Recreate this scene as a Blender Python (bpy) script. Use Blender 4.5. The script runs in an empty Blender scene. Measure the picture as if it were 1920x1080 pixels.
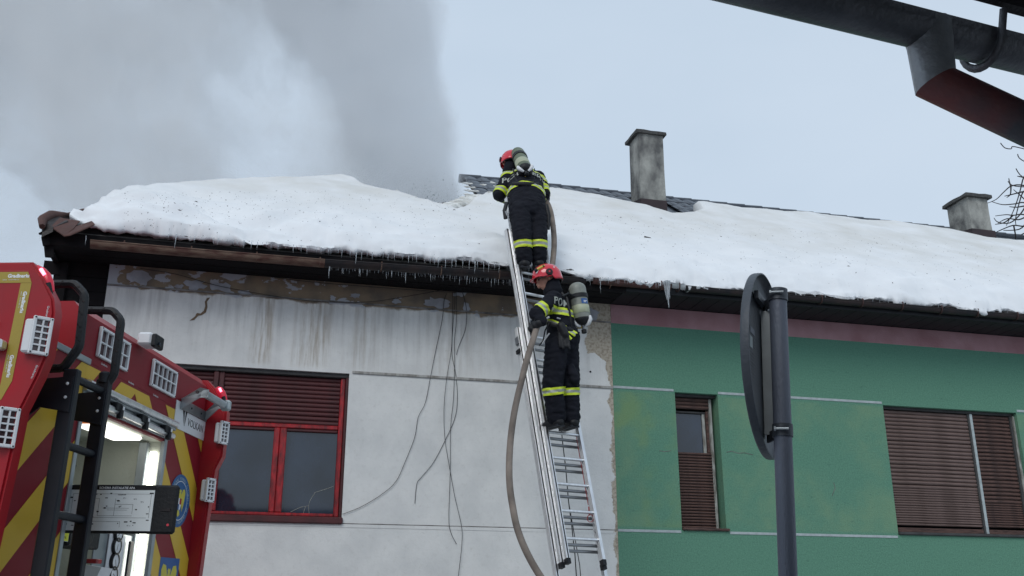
import bpy, bmesh, math, random
from mathutils import Vector, Matrix, noise
from mathutils.bvhtree import BVHTree
random.seed(7); R = math.radians; SMOKE_K = .8
C = bpy.context.scene.collection
sc = bpy.context.scene
# ------------------------------------------------------------------ camera
FPX, PITCH, CAMZ = 1869.0, R(18.7), 1.6
CAM = Vector((0, 0, CAMZ))
cd = bpy.data.cameras.new('camera'); cam = bpy.data.objects.new('camera', cd); C.objects.link(cam)
cam.location = CAM; cam.rotation_euler = (R(90) + PITCH, 0, 0)
cd.sensor_width = 36; cd.lens = FPX / 1920 * 36; cd.clip_end = 2000; cd.clip_start = 0.05
sc.camera = cam
# ------------------------------------------------------------------ world, sun, exposure
w = bpy.data.worlds.new('World'); sc.world = w; w.use_nodes = True
nt = w.node_tree; nt.nodes.clear()
def N(nt, t, **k):
    n = nt.nodes.new(t)
    for a, v in k.items():
        if a.startswith('i_'): n.inputs[a[2:].replace('_', ' ')].default_value = v
        else: setattr(n, a, v)
    return n
sky = N(nt, 'ShaderNodeTexSky', sky_type='NISHITA', sun_disc=False, sun_elevation=R(42), sun_rotation=R(200))
bg1 = N(nt, 'ShaderNodeBackground'); bg1.inputs[1].default_value = 0.06
nt.links.new(sky.outputs[0], bg1.inputs[0])
tc = N(nt, 'ShaderNodeTexCoord'); mp = N(nt, 'ShaderNodeMapping'); mp.inputs['Scale'].default_value = (1, 1, 2.2)
nz = N(nt, 'ShaderNodeTexNoise'); nz.inputs['Scale'].default_value = 1.6; nz.inputs['Detail'].default_value = 5
cr = N(nt, 'ShaderNodeValToRGB')
cr.color_ramp.elements[0].position = .3; cr.color_ramp.elements[0].color = (.55, .67, .81, 1)
cr.color_ramp.elements[1].position = .72; cr.color_ramp.elements[1].color = (.65, .76, .89, 1)
bg2 = N(nt, 'ShaderNodeBackground'); bg2.inputs[1].default_value = 1.0
mx = N(nt, 'ShaderNodeMixShader'); mx.inputs[0].default_value = .93
out = N(nt, 'ShaderNodeOutputWorld')
nt.links.new(tc.outputs['Generated'], mp.inputs[0]); nt.links.new(mp.outputs[0], nz.inputs[0])
nt.links.new(nz.outputs[0], cr.inputs[0]); nt.links.new(cr.outputs[0], bg2.inputs[0])
nt.links.new(bg1.outputs[0], mx.inputs[1]); nt.links.new(bg2.outputs[0], mx.inputs[2]); nt.links.new(mx.outputs[0], out.inputs[0])
sl = bpy.data.lights.new('sun', 'SUN'); sl.energy = 1.15; sl.angle = R(30); sl.color = (1, .97, .93)
so = bpy.data.objects.new('sun', sl); C.objects.link(so); so.rotation_euler = (R(48), 0, R(-20))
sc.view_settings.view_transform = 'Standard'; sc.view_settings.look = 'None'; sc.view_settings.gamma = 1
sc.view_settings.exposure = 0.0; sc.view_settings.use_curve_mapping = False
sc.render.engine = 'CYCLES'
cy = sc.cycles; cy.max_bounces = 6; cy.diffuse_bounces = 3; cy.glossy_bounces = 3; cy.volume_bounces = 3
cy.volume_step_rate = 3.5; cy.volume_max_steps = 64; cy.use_denoising = True; cy.sample_clamp_indirect = 5
# ------------------------------------------------------------------ frames
AW = R(14.4)
DU = Vector((math.cos(AW), math.sin(AW), 0)); DN = Vector((math.sin(AW), -math.cos(AW), 0)); ZZ = Vector((0, 0, 1))
O = Vector((1.17047, 11.30053, 0))
def W(u, off, z): return O + DU*u + DN*off + ZZ*z
HM = Matrix.Translation(O) @ Matrix.Rotation(AW, 4, 'Z')          # house frame: x = along wall, y = -off, z
def ray(px, py):
    x, u = px-960., 540.-py
    return Vector((x, FPX*math.cos(PITCH)-u*math.sin(PITCH), FPX*math.sin(PITCH)+u*math.cos(PITCH)))
def hit(px, py, p0, n):
    r = ray(px, py); return CAM + r*((p0-CAM).dot(n)/r.dot(n))
def hw(px, py, off=0):
    q = hit(px, py, O+DN*off, DN)-O; return q.dot(DU), q.z
def J(px, py, y):
    r = ray(px, py); return CAM + r*(y/r.y)
PR = R(35); EO, EZ = .55, 5.36                                      # roof pitch and eave
def slope(px, py, lift=0.):
    nn = DN*math.sin(PR)+ZZ*math.cos(PR); q = hit(px, py, W(0, EO, EZ+lift), nn)-O
    return q.dot(DU), EO-q.dot(DN)
# ------------------------------------------------------------------ materials
def mat(name, col, rough=.6, metal=0., col2=None, ns=8., amt=.5, bump=0., bs=60., spec=.5, det=6, coat=0, emit=None, es=0, stretch=None, alpha=None, trans=0, lo=.35, hi=.65):
    m = bpy.data.materials.new(name); m.use_nodes = True; t = m.node_tree; b = t.nodes['Principled BSDF']
    b.inputs['Roughness'].default_value = rough; b.inputs['Metallic'].default_value = metal
    b.inputs['Specular IOR Level'].default_value = spec; b.inputs['Coat Weight'].default_value = coat
    b.inputs['Transmission Weight'].default_value = trans
    tc = N(t, 'ShaderNodeTexCoord'); src = tc.outputs['Object']
    if stretch:
        mp = N(t, 'ShaderNodeMapping'); mp.inputs['Scale'].default_value = stretch; t.links.new(src, mp.inputs[0]); src = mp.outputs[0]
    n = N(t, 'ShaderNodeTexNoise'); n.inputs['Scale'].default_value = ns; n.inputs['Detail'].default_value = det; t.links.new(src, n.inputs[0])
    r = N(t, 'ShaderNodeMapRange'); r.inputs[1].default_value = lo; r.inputs[2].default_value = hi; t.links.new(n.outputs[0], r.inputs[0])
    c2 = col2 or tuple(c*.72 for c in col)
    mxn = N(t, 'ShaderNodeMix', data_type='RGBA'); mxn.inputs[6].default_value = (*col, 1); mxn.inputs[7].default_value = (*c2, 1)
    ma = N(t, 'ShaderNodeMath', operation='MULTIPLY'); ma.inputs[1].default_value = amt
    t.links.new(r.outputs[0], ma.inputs[0]); t.links.new(ma.outputs[0], mxn.inputs[0]); t.links.new(mxn.outputs[2], b.inputs['Base Color'])
    if bump:
        n2 = N(t, 'ShaderNodeTexNoise'); n2.inputs['Scale'].default_value = bs; n2.inputs['Detail'].default_value = 5; t.links.new(src, n2.inputs[0])
        bp = N(t, 'ShaderNodeBump'); bp.inputs['Strength'].default_value = bump; bp.inputs['Distance'].default_value = .02
        t.links.new(n2.outputs[0], bp.inputs['Height']); t.links.new(bp.outputs[0], b.inputs['Normal'])
    if emit: b.inputs['Emission Color'].default_value = (*emit, 1); b.inputs['Emission Strength'].default_value = es
    return m
M = {}
M['dark_wood'] = mat('dark_wood', (.010, .009, .010), .9, spec=.2, col2=(.008, .007, .008), stretch=(1, 12, 12), ns=4, bump=.4, bs=20)
M['soffit'] = mat('soffit_paint', (.010, .012, .015), .5, spec=.3, col2=(.01, .01, .013))
M['rust'] = mat('rusty_metal', (.085, .035, .026), .7, .2, col2=(.20, .14, .10), ns=7, amt=.8, bump=.4, bs=40, stretch=(1, 3, 3), det=8)
M['gutter'] = mat('dark_gutter', (.013, .014, .017), .45, .2, spec=.35, col2=(.05, .03, .025), ns=5, amt=.6)
M['gutter_brown'] = mat('brown_gutter', (.10, .035, .028), .6, .1, col2=(.035, .022, .02), ns=9, amt=.9, stretch=(3, 1, 1))
M['tile_dark'] = mat('dark_roof_tile', (.05, .06, .078), .35, .1, col2=(.025, .03, .04), ns=9, bump=.2)
M['tile_brown'] = mat('brown_roof_tile', (.085, .032, .024), .7, col2=(.04, .02, .016), ns=9, bump=.3)
M['tile_eave'] = mat('shaded_eave_tile', (.020, .014, .013), .5, col2=(.008, .007, .007), ns=9, bump=.3)  # colour darkened so the shaded gap above the gutter reads
M['concrete'] = mat('sooty_render', (.36, .36, .33), .9, col2=(.10, .10, .098), ns=4.2, amt=1, bump=.8, bs=28, det=12, stretch=(1, 1, .6), lo=.38, hi=.66)
M['cap'] = mat('mossy_cap', (.05, .05, .05), .9, col2=(.10, .10, .09), ns=20, bump=.8, bs=40)
M['flash'] = mat('brown_flashing', (.045, .028, .03), .6, .2, col2=(.02, .015, .018), ns=6)
M['red_wood'] = mat('red_window_paint', (.42, .012, .018), .45, col2=(.10, .008, .01), ns=9, amt=.9, bump=.25, stretch=(3, 3, 1))
M['darkred'] = mat('dark_red_shutter', (.085, .016, .018), .6, col2=(.045, .012, .013), ns=5, amt=.9, bump=.2)
M['brown_slat'] = mat('brown_slat', (.175, .118, .104), .6, col2=(.095, .060, .050), ns=4, amt=1, bump=.3, stretch=(1, 8, 8))
M['brown_slat2'] = mat('weathered_slat', (.125, .066, .052), .7, col2=(.038, .020, .017), ns=5, amt=1, bump=.4, stretch=(1.5, 10, 10))
M['pale_wood'] = mat('peeling_pale_wood', (.42, .43, .40), .8, col2=(.13, .12, .10), ns=14, amt=.9, bump=.5, stretch=(2, 2, .5))
M['grey_wood'] = mat('grey_lintel', (.06, .06, .06), .8, col2=(.02, .02, .02), ns=9)
M['glass'] = mat('sky_tinted_glass', (.022, .034, .058), .05, col2=(.008, .012, .020), ns=1.6, amt=1, spec=.9, det=4)  # blue base tint paints the sky reflection into the panes
M['room'] = mat('room_dark', (.01, .01, .012), .9)
M['alu'] = mat('ladder_aluminium', (.80, .81, .82), .30, .80, col2=(.55, .56, .58), ns=6, stretch=(8, 8, 1))
M['alu_dark'] = mat('dark_aluminium', (.33, .34, .35), .4, .85, col2=(.18, .18, .19), ns=9)
M['black'] = mat('black_plastic', (.008, .009, .011), .5, spec=.3, col2=(.02, .02, .022), bump=.15)
M['black_paint'] = mat('black_powder_coat', (.007, .009, .014), .45, spec=.35, col2=(.018, .019, .024), bump=.1, bs=200)
M['rope'] = mat('dark_rope', (.015, .015, .017), .9)
M['redrope'] = mat('red_rope', (.30, .02, .02), .9)
M['hose'] = mat('canvas_hose', (.27, .225, .19), .85, col2=(.12, .10, .085), ns=5, amt=.9, bump=.3, bs=120)
M['navy'] = mat('navy_turnout_cloth', (.0050, .0060, .0105), .85, spec=.22, col2=(.014, .015, .023), ns=9, bump=.55, bs=14)
M['yellow'] = mat('lime_tape', (.62, .74, .03), .45, col2=(.50, .60, .03), ns=20)
M['silver'] = mat('silver_tape', (.40, .42, .37), .4, .1)
M['helmet'] = mat('red_helmet', (.62, .010, .028), .16, coat=.6, amt=.2)
M['skin'] = mat('skin', (.42, .21, .15), .55, amt=.3)
M['tank_green'] = mat('olive_cylinder', (.085, .11, .06), .4, col2=(.15, .17, .11), ns=7)
M['tank_grey'] = mat('grey_cylinder', (.17, .185, .165), .42, col2=(.26, .27, .23), ns=11, amt=.8)
M['cream'] = mat('cream_label', (.40, .43, .30), .5, col2=(.30, .32, .22), ns=20)
M['white'] = mat('white_paint', (.72, .73, .74), .4, col2=(.60, .61, .63), amt=.4)
M['blue'] = mat('blue_print', (.02, .09, .28), .45, amt=.2)
M['truck_red'] = mat('truck_red_paint', (.36, .007, .015), .34, spec=.28, coat=.06, col2=(.24, .022, .026), ns=3.5, amt=.7, det=9)
M['truck_dkred'] = mat('reflective_crimson', (.22, .012, .021), .42, spec=.25, col2=(.17, .010, .018), ns=200, amt=.4)
M['truck_yel'] = mat('reflective_yellow', (.62, .40, .035), .38, col2=(.54, .34, .035), ns=200, amt=.4)
M['tape_yel'] = mat('yellow_tape', (.36, .26, .028), .38, col2=(.30, .22, .03), ns=200, amt=.4)
M['interior'] = mat('locker_lining', (.55, .57, .50), .5, col2=(.42, .44, .38), ns=3, bump=.15)
M['steel'] = mat('steel_panel', (.35, .38, .40), .3, .7, col2=(.25, .27, .29), ns=3)
M['strobe'] = mat('red_beacon', (.5, .01, .03), .2, emit=(1, .05, .12), es=.12)
M['strobe_hot'] = mat('beacon_core', (.9, .3, .35), .2, emit=(1, .2, .3), es=3.5)
M['led'] = mat('led_strip', (.9, .9, .9), .4, emit=(1, 1, .90), es=5.0)
M['lamp'] = mat('cabin_lamp', (.9, .9, .9), .4, emit=(1, .98, .90), es=2.2)
M['orange'] = mat('orange_lens', (.55, .12, .03), .4, emit=(1, .25, .05), es=.35)
M['lens'] = mat('light_lens', (.05, .012, .016), .12, col2=(.16, .12, .12), ns=9, spec=.8)
M['label_yel'] = mat('yellow_label', (.75, .75, .03), .5, amt=.2)
M['sign_grey'] = mat('sign_back', (.060, .070, .085), .5, .2, col2=(.032, .038, .047), ns=4, bump=.15)
M['pole_grey'] = mat('sign_pole', (.105, .122, .160), .5, .15, col2=(.070, .080, .105), ns=3, bump=.2, bs=90, stretch=(2, 2, .6))
M['galv'] = mat('galvanised', (.42, .46, .48), .45, .5, col2=(.16, .18, .19), ns=6)
M['zinc'] = mat('old_zinc', (.060, .064, .075), .42, .3, col2=(.15, .155, .17), ns=4, amt=.7, bump=.2, det=8)
M['zinc2'] = mat('zinc_elbow', (.12, .13, .145), .38, .3, col2=(.34, .36, .38), ns=6, amt=.8, bump=.15, det=8)
M['zinc_red'] = mat('red_mottled_pipe', (.055, .055, .065), .4, .1, col2=(.26, .035, .025), ns=2.4, amt=1, bump=.15, lo=.38, hi=.62)  # dark pipe colour mottled with red by noise
M['bark'] = mat('bark', (.05, .045, .045), .9)
M['wire'] = mat('black_wire', (.015, .016, .018), .6)
M['ash'] = mat('ash', (.09, .08, .07), .9)
M['board'] = mat('charred_board', (.09, .085, .08), .9, col2=(.03, .03, .03), ns=14, bump=.5)
M['line'] = mat('dark_joint', (.10, .095, .09), .9, col2=(.30, .29, .28), ns=9, amt=.8)
M['groove'] = mat('dirty_groove', (.22, .21, .19), .9, col2=(.46, .46, .44), ns=22, amt=.8, det=8, stretch=(1, 1, .2))
M['trim_white'] = mat('white_trim', (.44, .50, .51), .8, amt=.8, ns=14)
M['ground'] = mat('slushy_street', (.50, .51, .53), .9, col2=(.16, .16, .165), ns=.6, amt=.8, bump=.5, bs=6, det=9)
M['pavement'] = mat('pavement_snow', (.62, .63, .65), .9, col2=(.35, .35, .36), ns=1.2)
M['back_wall'] = mat('neighbour_render', (.35, .33, .29), .9, bump=.2)
def ice_mat():
    m = mat('ice', (.75, .80, .84), .06, amt=.1); b = m.node_tree.nodes['Principled BSDF']
    b.inputs['Transmission Weight'].default_value = .65; b.inputs['IOR'].default_value = 1.31
    return m
M['ice'] = ice_mat()
def snow_mat():
    m = mat('snow', (.80, .815, .83), .7, col2=(.70, .725, .75), ns=2.5, amt=.5)
    t = m.node_tree; b = t.nodes['Principled BSDF']; tc = N(t, 'ShaderNodeTexCoord')
    n1 = N(t, 'ShaderNodeTexNoise'); n1.inputs['Scale'].default_value = 14; n1.inputs['Detail'].default_value = 8; n1.inputs['Roughness'].default_value = .62
    t.links.new(tc.outputs['Object'], n1.inputs[0])
    bp = N(t, 'ShaderNodeBump'); bp.inputs['Strength'].default_value = .10; bp.inputs['Distance'].default_value = .04
    t.links.new(n1.outputs[0], bp.inputs['Height']); t.links.new(bp.outputs[0], b.inputs['Normal'])
    # wind-blown soot gathered high on the roof
    geo = N(t, 'ShaderNodeTexCoord'); sx = N(t, 'ShaderNodeSeparateXYZ'); t.links.new(geo.outputs['Object'], sx.inputs[0])
    mr = N(t, 'ShaderNodeMapRange'); mr.inputs[1].default_value = 5.75; mr.inputs[2].default_value = 7.0; t.links.new(sx.outputs[2], mr.inputs[0])
    n2 = N(t, 'ShaderNodeTexNoise'); n2.inputs['Scale'].default_value = 1.6; n2.inputs['Detail'].default_value = 6; n2.inputs['Roughness'].default_value = .6
    t.links.new(tc.outputs['Object'], n2.inputs[0])
    m2 = N(t, 'ShaderNodeMapRange'); m2.inputs[1].default_value = .2; m2.inputs[2].default_value = .75; t.links.new(n2.outputs[0], m2.inputs[0])
    mm = N(t, 'ShaderNodeMath', operation='MULTIPLY'); t.links.new(mr.outputs[0], mm.inputs[0]); t.links.new(m2.outputs[0], mm.inputs[1])
    mm2 = N(t, 'ShaderNodeMath', operation='MULTIPLY'); mm2.inputs[1].default_value = .95; t.links.new(mm.outputs[0], mm2.inputs[0])
    mixn = N(t, 'ShaderNodeMix', data_type='RGBA'); mixn.inputs[7].default_value = (.60, .59, .555, 1)
    src = b.inputs['Base Color'].links[0].from_socket
    t.links.new(src, mixn.inputs[6]); t.links.new(mm2.outputs[0], mixn.inputs[0]); t.links.new(mixn.outputs[2], b.inputs['Base Color'])
    return m
M['snow'] = snow_mat()
M['snow_dirty'] = mat('dirty_snow', (.74, .75, .73), .8, col2=(.48, .47, .43), ns=7, amt=.9, bump=.6, bs=30)

class G:                                                           # small node-graph helper
    def __init__(s, m): s.t = m.node_tree; s.b = s.t.nodes['Principled BSDF']
    def n(s, t, **k): return N(s.t, t, **k)
    def math(s, op, a, b=None, c=None, clamp=False):
        n = N(s.t, 'ShaderNodeMath', operation=op, use_clamp=clamp)
        for i, v in enumerate((a, b, c)):
            if v is None: continue
            if isinstance(v, (int, float)): n.inputs[i].default_value = v
            else: s.t.links.new(v, n.inputs[i])
        return n.outputs[0]
    def noise(s, vec, scale, det=5, rough=.5):
        n = N(s.t, 'ShaderNodeTexNoise'); n.inputs['Scale'].default_value = scale; n.inputs['Detail'].default_value = det
        n.inputs['Roughness'].default_value = rough; s.t.links.new(vec, n.inputs[0]); return n.outputs[0]
    def mapr(s, v, a, b, c=0., d=1.):
        n = N(s.t, 'ShaderNodeMapRange')
        for i, x in enumerate((a, b, c, d)): n.inputs[i+1].default_value = x
        n.interpolation_type = 'SMOOTHSTEP'; s.t.links.new(v, n.inputs[0]); return n.outputs[0]
    def scale(s, vec, sc3, loc=(0, 0, 0)):
        n = N(s.t, 'ShaderNodeMapping'); n.inputs['Scale'].default_value = sc3; n.inputs['Location'].default_value = loc
        s.t.links.new(vec, n.inputs[0]); return n.outputs[0]
    def mix(s, f, a, b):
        n = N(s.t, 'ShaderNodeMix', data_type='RGBA')
        for i, v in ((0, f), (6, a), (7, b)):
            if isinstance(v, (int, float)): n.inputs[i].default_value = v
            elif isinstance(v, tuple): n.inputs[i].default_value = (*v, 1)
            else: s.t.links.new(v, n.inputs[i])
        return n.outputs[2]
def white_wall():
    m = mat('whitewashed_render', (.7, .7, .7), .9); g = G(m); t = m.node_tree
    co = g.n('ShaderNodeTexCoord').outputs['Object']; sx = g.n('ShaderNodeSeparateXYZ'); t.links.new(co, sx.inputs[0]); X, Z = sx.outputs[0], sx.outputs[2]
    base = g.mix(g.mapr(g.noise(co, 2.2, 7, .6), .3, .75), (.73, .735, .715), (.60, .61, .60))
    base = g.mix(g.math('MULTIPLY', g.mapr(g.noise(co, 18, 8, .7), .5, .75), .35), base, (.46, .45, .42))
    # soot and damp gathered on the top metre, in vertical runs
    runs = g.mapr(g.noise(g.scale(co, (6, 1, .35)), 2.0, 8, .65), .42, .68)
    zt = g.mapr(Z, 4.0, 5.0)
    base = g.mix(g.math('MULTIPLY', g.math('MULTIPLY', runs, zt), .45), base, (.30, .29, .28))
    # ochre drip stains in two places
    for cx, wd, st in ((-3.98, .16, .8), (-3.45, .28, .75), (-2.9, .3, .35), (-1.9, .5, .22)):
        dx = g.math('ABSOLUTE', g.math('SUBTRACT', X, cx)); fx = g.mapr(dx, wd, wd*.3)
        st2 = g.mapr(g.noise(g.scale(co, (11, 1, .7), (cx, 0, 0)), 2.0, 9, .72), .40, .72)
        zz = g.math('MULTIPLY', g.mapr(Z, 4.2, 4.28), 1.0)
        f = g.math('MULTIPLY', g.math('MULTIPLY', g.math('MULTIPLY', fx, st2), zz), st)
        base = g.mix(f, base, (.27, .20, .12))
    # hairline-edged patch of missing plaster high up (peeled limewash band above the cornice line)
    nz2 = g.noise(g.scale(co, (1.6, 1, 2.4)), 1.5, 7, .55)
    xr = g.mapr(X, -4.2, -5.4, 0, .06)
    peel = g.mapr(g.math('ADD', nz2, xr), .545, .56)
    peelz = g.mapr(g.math('ADD', Z, g.math('MULTIPLY', g.noise(co, 5, 6), .16)), 5.03, 5.06)
    tan = g.mix(g.mapr(g.noise(co, 4, 7), .35, .7), (.26, .20, .135), (.15, .125, .10))
    pl = g.mix(peel, tan, (.40, .42, .46))
    base = g.mix(peelz, base, pl)
    # bare render exposed along the right-hand party line
    ex = g.math('ADD', X, g.math('MULTIPLY', g.math('SUBTRACT', g.noise(co, 4.5, 7, .6), .5), .28))
    low = g.mapr(Z, 4.15, 4.75, 0, .11)
    top = g.mapr(g.math('ADD', Z, g.math('MULTIPLY', g.noise(co, 3, 6), .5)), 4.80, 4.86, 0, .16)
    f = g.mapr(g.math('ADD', g.math('ADD', ex, low), top), -.045, -.030)
    base = g.mix(f, base, g.mix(g.mapr(g.noise(co, 30, 6), .4, .7), (.46, .41, .33), (.27, .225, .175)))
    # small flaked spots
    fl = g.mapr(g.noise(g.scale(co, (9, 1, 6)), 1.0, 9, .7), .70, .72)
    base = g.mix(g.math('MULTIPLY', fl, .7), base, (.22, .18, .13))
    t.links.new(base, g.b.inputs['Base Color'])
    bp = g.n('ShaderNodeBump'); bp.inputs['Strength'].default_value = .35; bp.inputs['Distance'].default_value = .01
    hgt = g.math('SUBTRACT', g.noise(co, 40, 8, .7), g.math('MULTIPLY', f, .8))
    t.links.new(hgt, bp.inputs['Height']); t.links.new(bp.outputs[0], g.b.inputs['Normal'])
    return m
def green_wall():
    m = mat('green_render', (.1, .3, .2), .9); g = G(m); t = m.node_tree
    co = g.n('ShaderNodeTexCoord').outputs['Object']; sx = g.n('ShaderNodeSeparateXYZ'); t.links.new(co, sx.inputs[0]); X, Z = sx.outputs[0], sx.outputs[2]
    fine = g.mapr(g.noise(co, 55, 6, .8), .35, .7)
    base = g.mix(fine, (.118, .290, .200), (.068, .182, .130))
    big = g.mapr(g.noise(co, 1.3, 7, .6), .40, .68)
    zl = g.math('MULTIPLY', g.mapr(Z, 4.19, 4.15), g.mapr(Z, 2.62, 2.66))
    base = g.mix(g.math('MULTIPLY', g.math('ADD', g.math('MULTIPLY', zl, big), .12), .50), base, (.21, .32, .18))
    lm = g.mapr(X, 1.9, .1); base = g.mix(g.math('MULTIPLY', g.math('MULTIPLY', zl, g.mapr(g.noise(co, 2.2, 6), .45, .7)), g.math('MULTIPLY', lm, .55)), base, (.20, .30, .11))
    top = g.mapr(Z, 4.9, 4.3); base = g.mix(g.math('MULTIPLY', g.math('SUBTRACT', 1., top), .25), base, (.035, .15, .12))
    sc_ = g.math('MULTIPLY', g.mapr(g.noise(g.scale(co, (1, 1, 3)), 6, 9, .75), .60, .64), .35); base = g.mix(sc_, base, (.035, .10, .075))
    t.links.new(base, g.b.inputs['Base Color'])
    bp = g.n('ShaderNodeBump'); bp.inputs['Strength'].default_value = .55; bp.inputs['Distance'].default_value = .012
    t.links.new(g.noise(co, 70, 7, .7), bp.inputs['Height']); t.links.new(bp.outputs[0], g.b.inputs['Normal'])
    return m
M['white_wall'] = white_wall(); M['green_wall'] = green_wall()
M['pink'] = mat('faded_pink_render', (.42, .25, .27), .9, col2=(.30, .15, .165), ns=2.5, amt=.9, bump=.3)

# ------------------------------------------------------------------ mesh helpers
class MB:
    def __init__(s): s.v, s.f, s.m = [], [], []
    def add(s, vs, fs, mi=0):
        b = len(s.v); s.v += [Vector(p) for p in vs]; s.f += [tuple(i+b for i in q) for q in fs]; s.m += [mi]*len(fs); return s
    def hexa(s, p, mi=0):   # 8 corners: bottom 4 ccw, top 4 ccw
        return s.add(p, [(3,2,1,0),(4,5,6,7),(0,1,5,4),(1,2,6,5),(2,3,7,6),(3,0,4,7)], mi)
    def box(s, a, b, mi=0):
        x0,y0,z0 = a; x1,y1,z1 = b
        return s.hexa([(x0,y0,z0),(x1,y0,z0),(x1,y1,z0),(x0,y1,z0),(x0,y0,z1),(x1,y0,z1),(x1,y1,z1),(x0,y1,z1)], mi)
    def bbox(s, a, b, c=.004, mi=0):      # box with chamfered edges
        bm = bmesh.new(); bmesh.ops.create_cube(bm, size=1)
        ctr = [(a[i]+b[i])/2 for i in range(3)]; sz = [abs(b[i]-a[i]) for i in range(3)]
        for v in bm.verts: v.co = Vector((ctr[0]+v.co.x*sz[0], ctr[1]+v.co.y*sz[1], ctr[2]+v.co.z*sz[2]))
        c = min(c, min(sz)*.45)
        bmesh.ops.bevel(bm, geom=bm.edges[:], offset=c, segments=1, affect='EDGES'); s.frombm(bm, mi); bm.free(); return s
    def frombm(s, bm, mi=0):
        bm.verts.ensure_lookup_table(); bm.verts.index_update()
        return s.add([v.co.copy() for v in bm.verts], [tuple(v.index for v in f.verts) for f in bm.faces], mi)
    def tube(s, pts, r, seg=8, mi=0, caps=True, closed=False, flat=None, up=None):
        pts = [Vector(p) for p in pts]; n = len(pts); rr = r if isinstance(r, (list, tuple)) else [r]*n
        vs, fs = [], []; prev = None
        for i, p in enumerate(pts):
            if closed: d = pts[(i+1) % n]-pts[i-1]
            else: d = pts[min(i+1, n-1)]-pts[max(i-1, 0)]
            d = d.normalized() if d.length > 1e-9 else Vector((0, 0, 1))
            a = prev if prev is not None else (Vector(up) if up is not None else (Vector((0, 0, 1)) if abs(d.z) < .9 else Vector((1, 0, 0))))
            x = (a-d*a.dot(d)); x = x.normalized() if x.length > 1e-6 else d.orthogonal().normalized()
            y = d.cross(x); prev = x; fl = flat or 1.
            for k in range(seg):
                t = 2*math.pi*k/seg; vs.append(p+x*math.cos(t)*rr[i]+y*math.sin(t)*rr[i]*fl)
        m = n if closed else n-1
        for i in range(m):
            for k in range(seg):
                a, b = i*seg+k, i*seg+(k+1) % seg; c, d2 = ((i+1) % n)*seg+(k+1) % seg, ((i+1) % n)*seg+k
                fs.append((a, b, c, d2))
        if caps and not closed: fs += [tuple(range(seg))[::-1], tuple((n-1)*seg+k for k in range(seg))]
        return s.add(vs, fs, mi)
    def prism(s, poly, vec, mi=0):        # polygon (3D pts) extruded by vec
        poly = [Vector(p) for p in poly]; n = len(poly); vec = Vector(vec)
        fs = [tuple(range(n))[::-1], tuple(range(n, 2*n))]+[(i, (i+1) % n, (i+1) % n+n, i+n) for i in range(n)]
        return s.add(poly+[p+vec for p in poly], fs, mi)
    def lathe(s, prof, M4=None, seg=20, mi=0):   # prof: (r, z)
        vs, fs = [], []
        for r, z in prof:
            for k in range(seg):
                t = 2*math.pi*k/seg; vs.append(Vector((r*math.cos(t), r*math.sin(t), z)))
        for i in range(len(prof)-1):
            for k in range(seg): fs.append((i*seg+k, i*seg+(k+1) % seg, (i+1)*seg+(k+1) % seg, (i+1)*seg+k))
        fs += [tuple(range(seg))[::-1], tuple((len(prof)-1)*seg+k for k in range(seg))]
        if M4: vs = [M4 @ v for v in vs]
        return s.add(vs, fs, mi)
    def mesh(s, name, mats, smooth=False):
        me = bpy.data.meshes.new(name); me.from_pydata(s.v, [], s.f)
        for m in (mats if isinstance(mats, (list, tuple)) else [mats]): me.materials.append(M[m] if isinstance(m, str) else m)
        me.polygons.foreach_set('material_index', s.m)
        bm = bmesh.new(); bm.from_mesh(me); bmesh.ops.recalc_face_normals(bm, faces=bm.faces[:]); bm.to_mesh(me); bm.free()
        if smooth:
            me.polygons.foreach_set('use_smooth', [True]*len(me.polygons))
            try: me.set_sharp_from_angle(angle=R(smooth if smooth > 1 else 40))
            except Exception: pass
        return me
    def build(s, name, mats, parent=None, smooth=False, loc=None, **kw):
        return obj(name, s.mesh(name, mats, smooth), parent, loc, **kw)
def obj(name, me, parent=None, loc=None, label=None, cat=None, group=None, kind=None, rot=None):
    o = bpy.data.objects.new(name, me); C.objects.link(o)
    if parent: o.parent = parent
    if loc is not None: o.location = loc
    if rot is not None: o.rotation_euler = rot
    tag(o, label, cat, group, kind); return o
def tag(o, label=None, cat=None, group=None, kind=None):
    if label: o['label'] = label
    if cat: o['category'] = cat
    if group: o['group'] = group
    if kind: o['kind'] = kind
def thing(name, label, cat, mtx=None, loc=None, group=None):
    o = bpy.data.objects.new(name, None); C.objects.link(o); o.empty_display_size = .2
    if mtx is not None: o.matrix_world = mtx
    if loc is not None: o.location = loc
    tag(o, label, cat, group); return o
dg = None
def text_mesh(s, size, ext=.002, align='LEFT', bold=0., xs=1.):
    c = bpy.data.curves.new('t', 'FONT'); c.body = s; c.size = size; c.extrude = ext; c.align_x = align; c.offset = bold; c.resolution_u = 2
    o = bpy.data.objects.new('t', c); C.objects.link(o)
    dgp = bpy.context.evaluated_depsgraph_get(); me = bpy.data.meshes.new_from_object(o.evaluated_get(dgp))
    bpy.data.objects.remove(o); bpy.data.curves.remove(c)
    if xs != 1.:
        for v in me.vertices: v.co.x *= xs
    me.materials.clear(); return me
def text(s, size, mtx, material, parent, name='lettering', **k):
    me = text_mesh(s, size, **k); me.materials.append(M[material]); o = obj(name, me, parent); o.matrix_local = mtx; return o
def frame_m(org, x, y, z=None):
    x = Vector(x).normalized(); y = Vector(y).normalized(); z = x.cross(y) if z is None else Vector(z)
    m = Matrix((x, y, z)).transposed().to_4x4(); m.translation = Vector(org); return m

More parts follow.
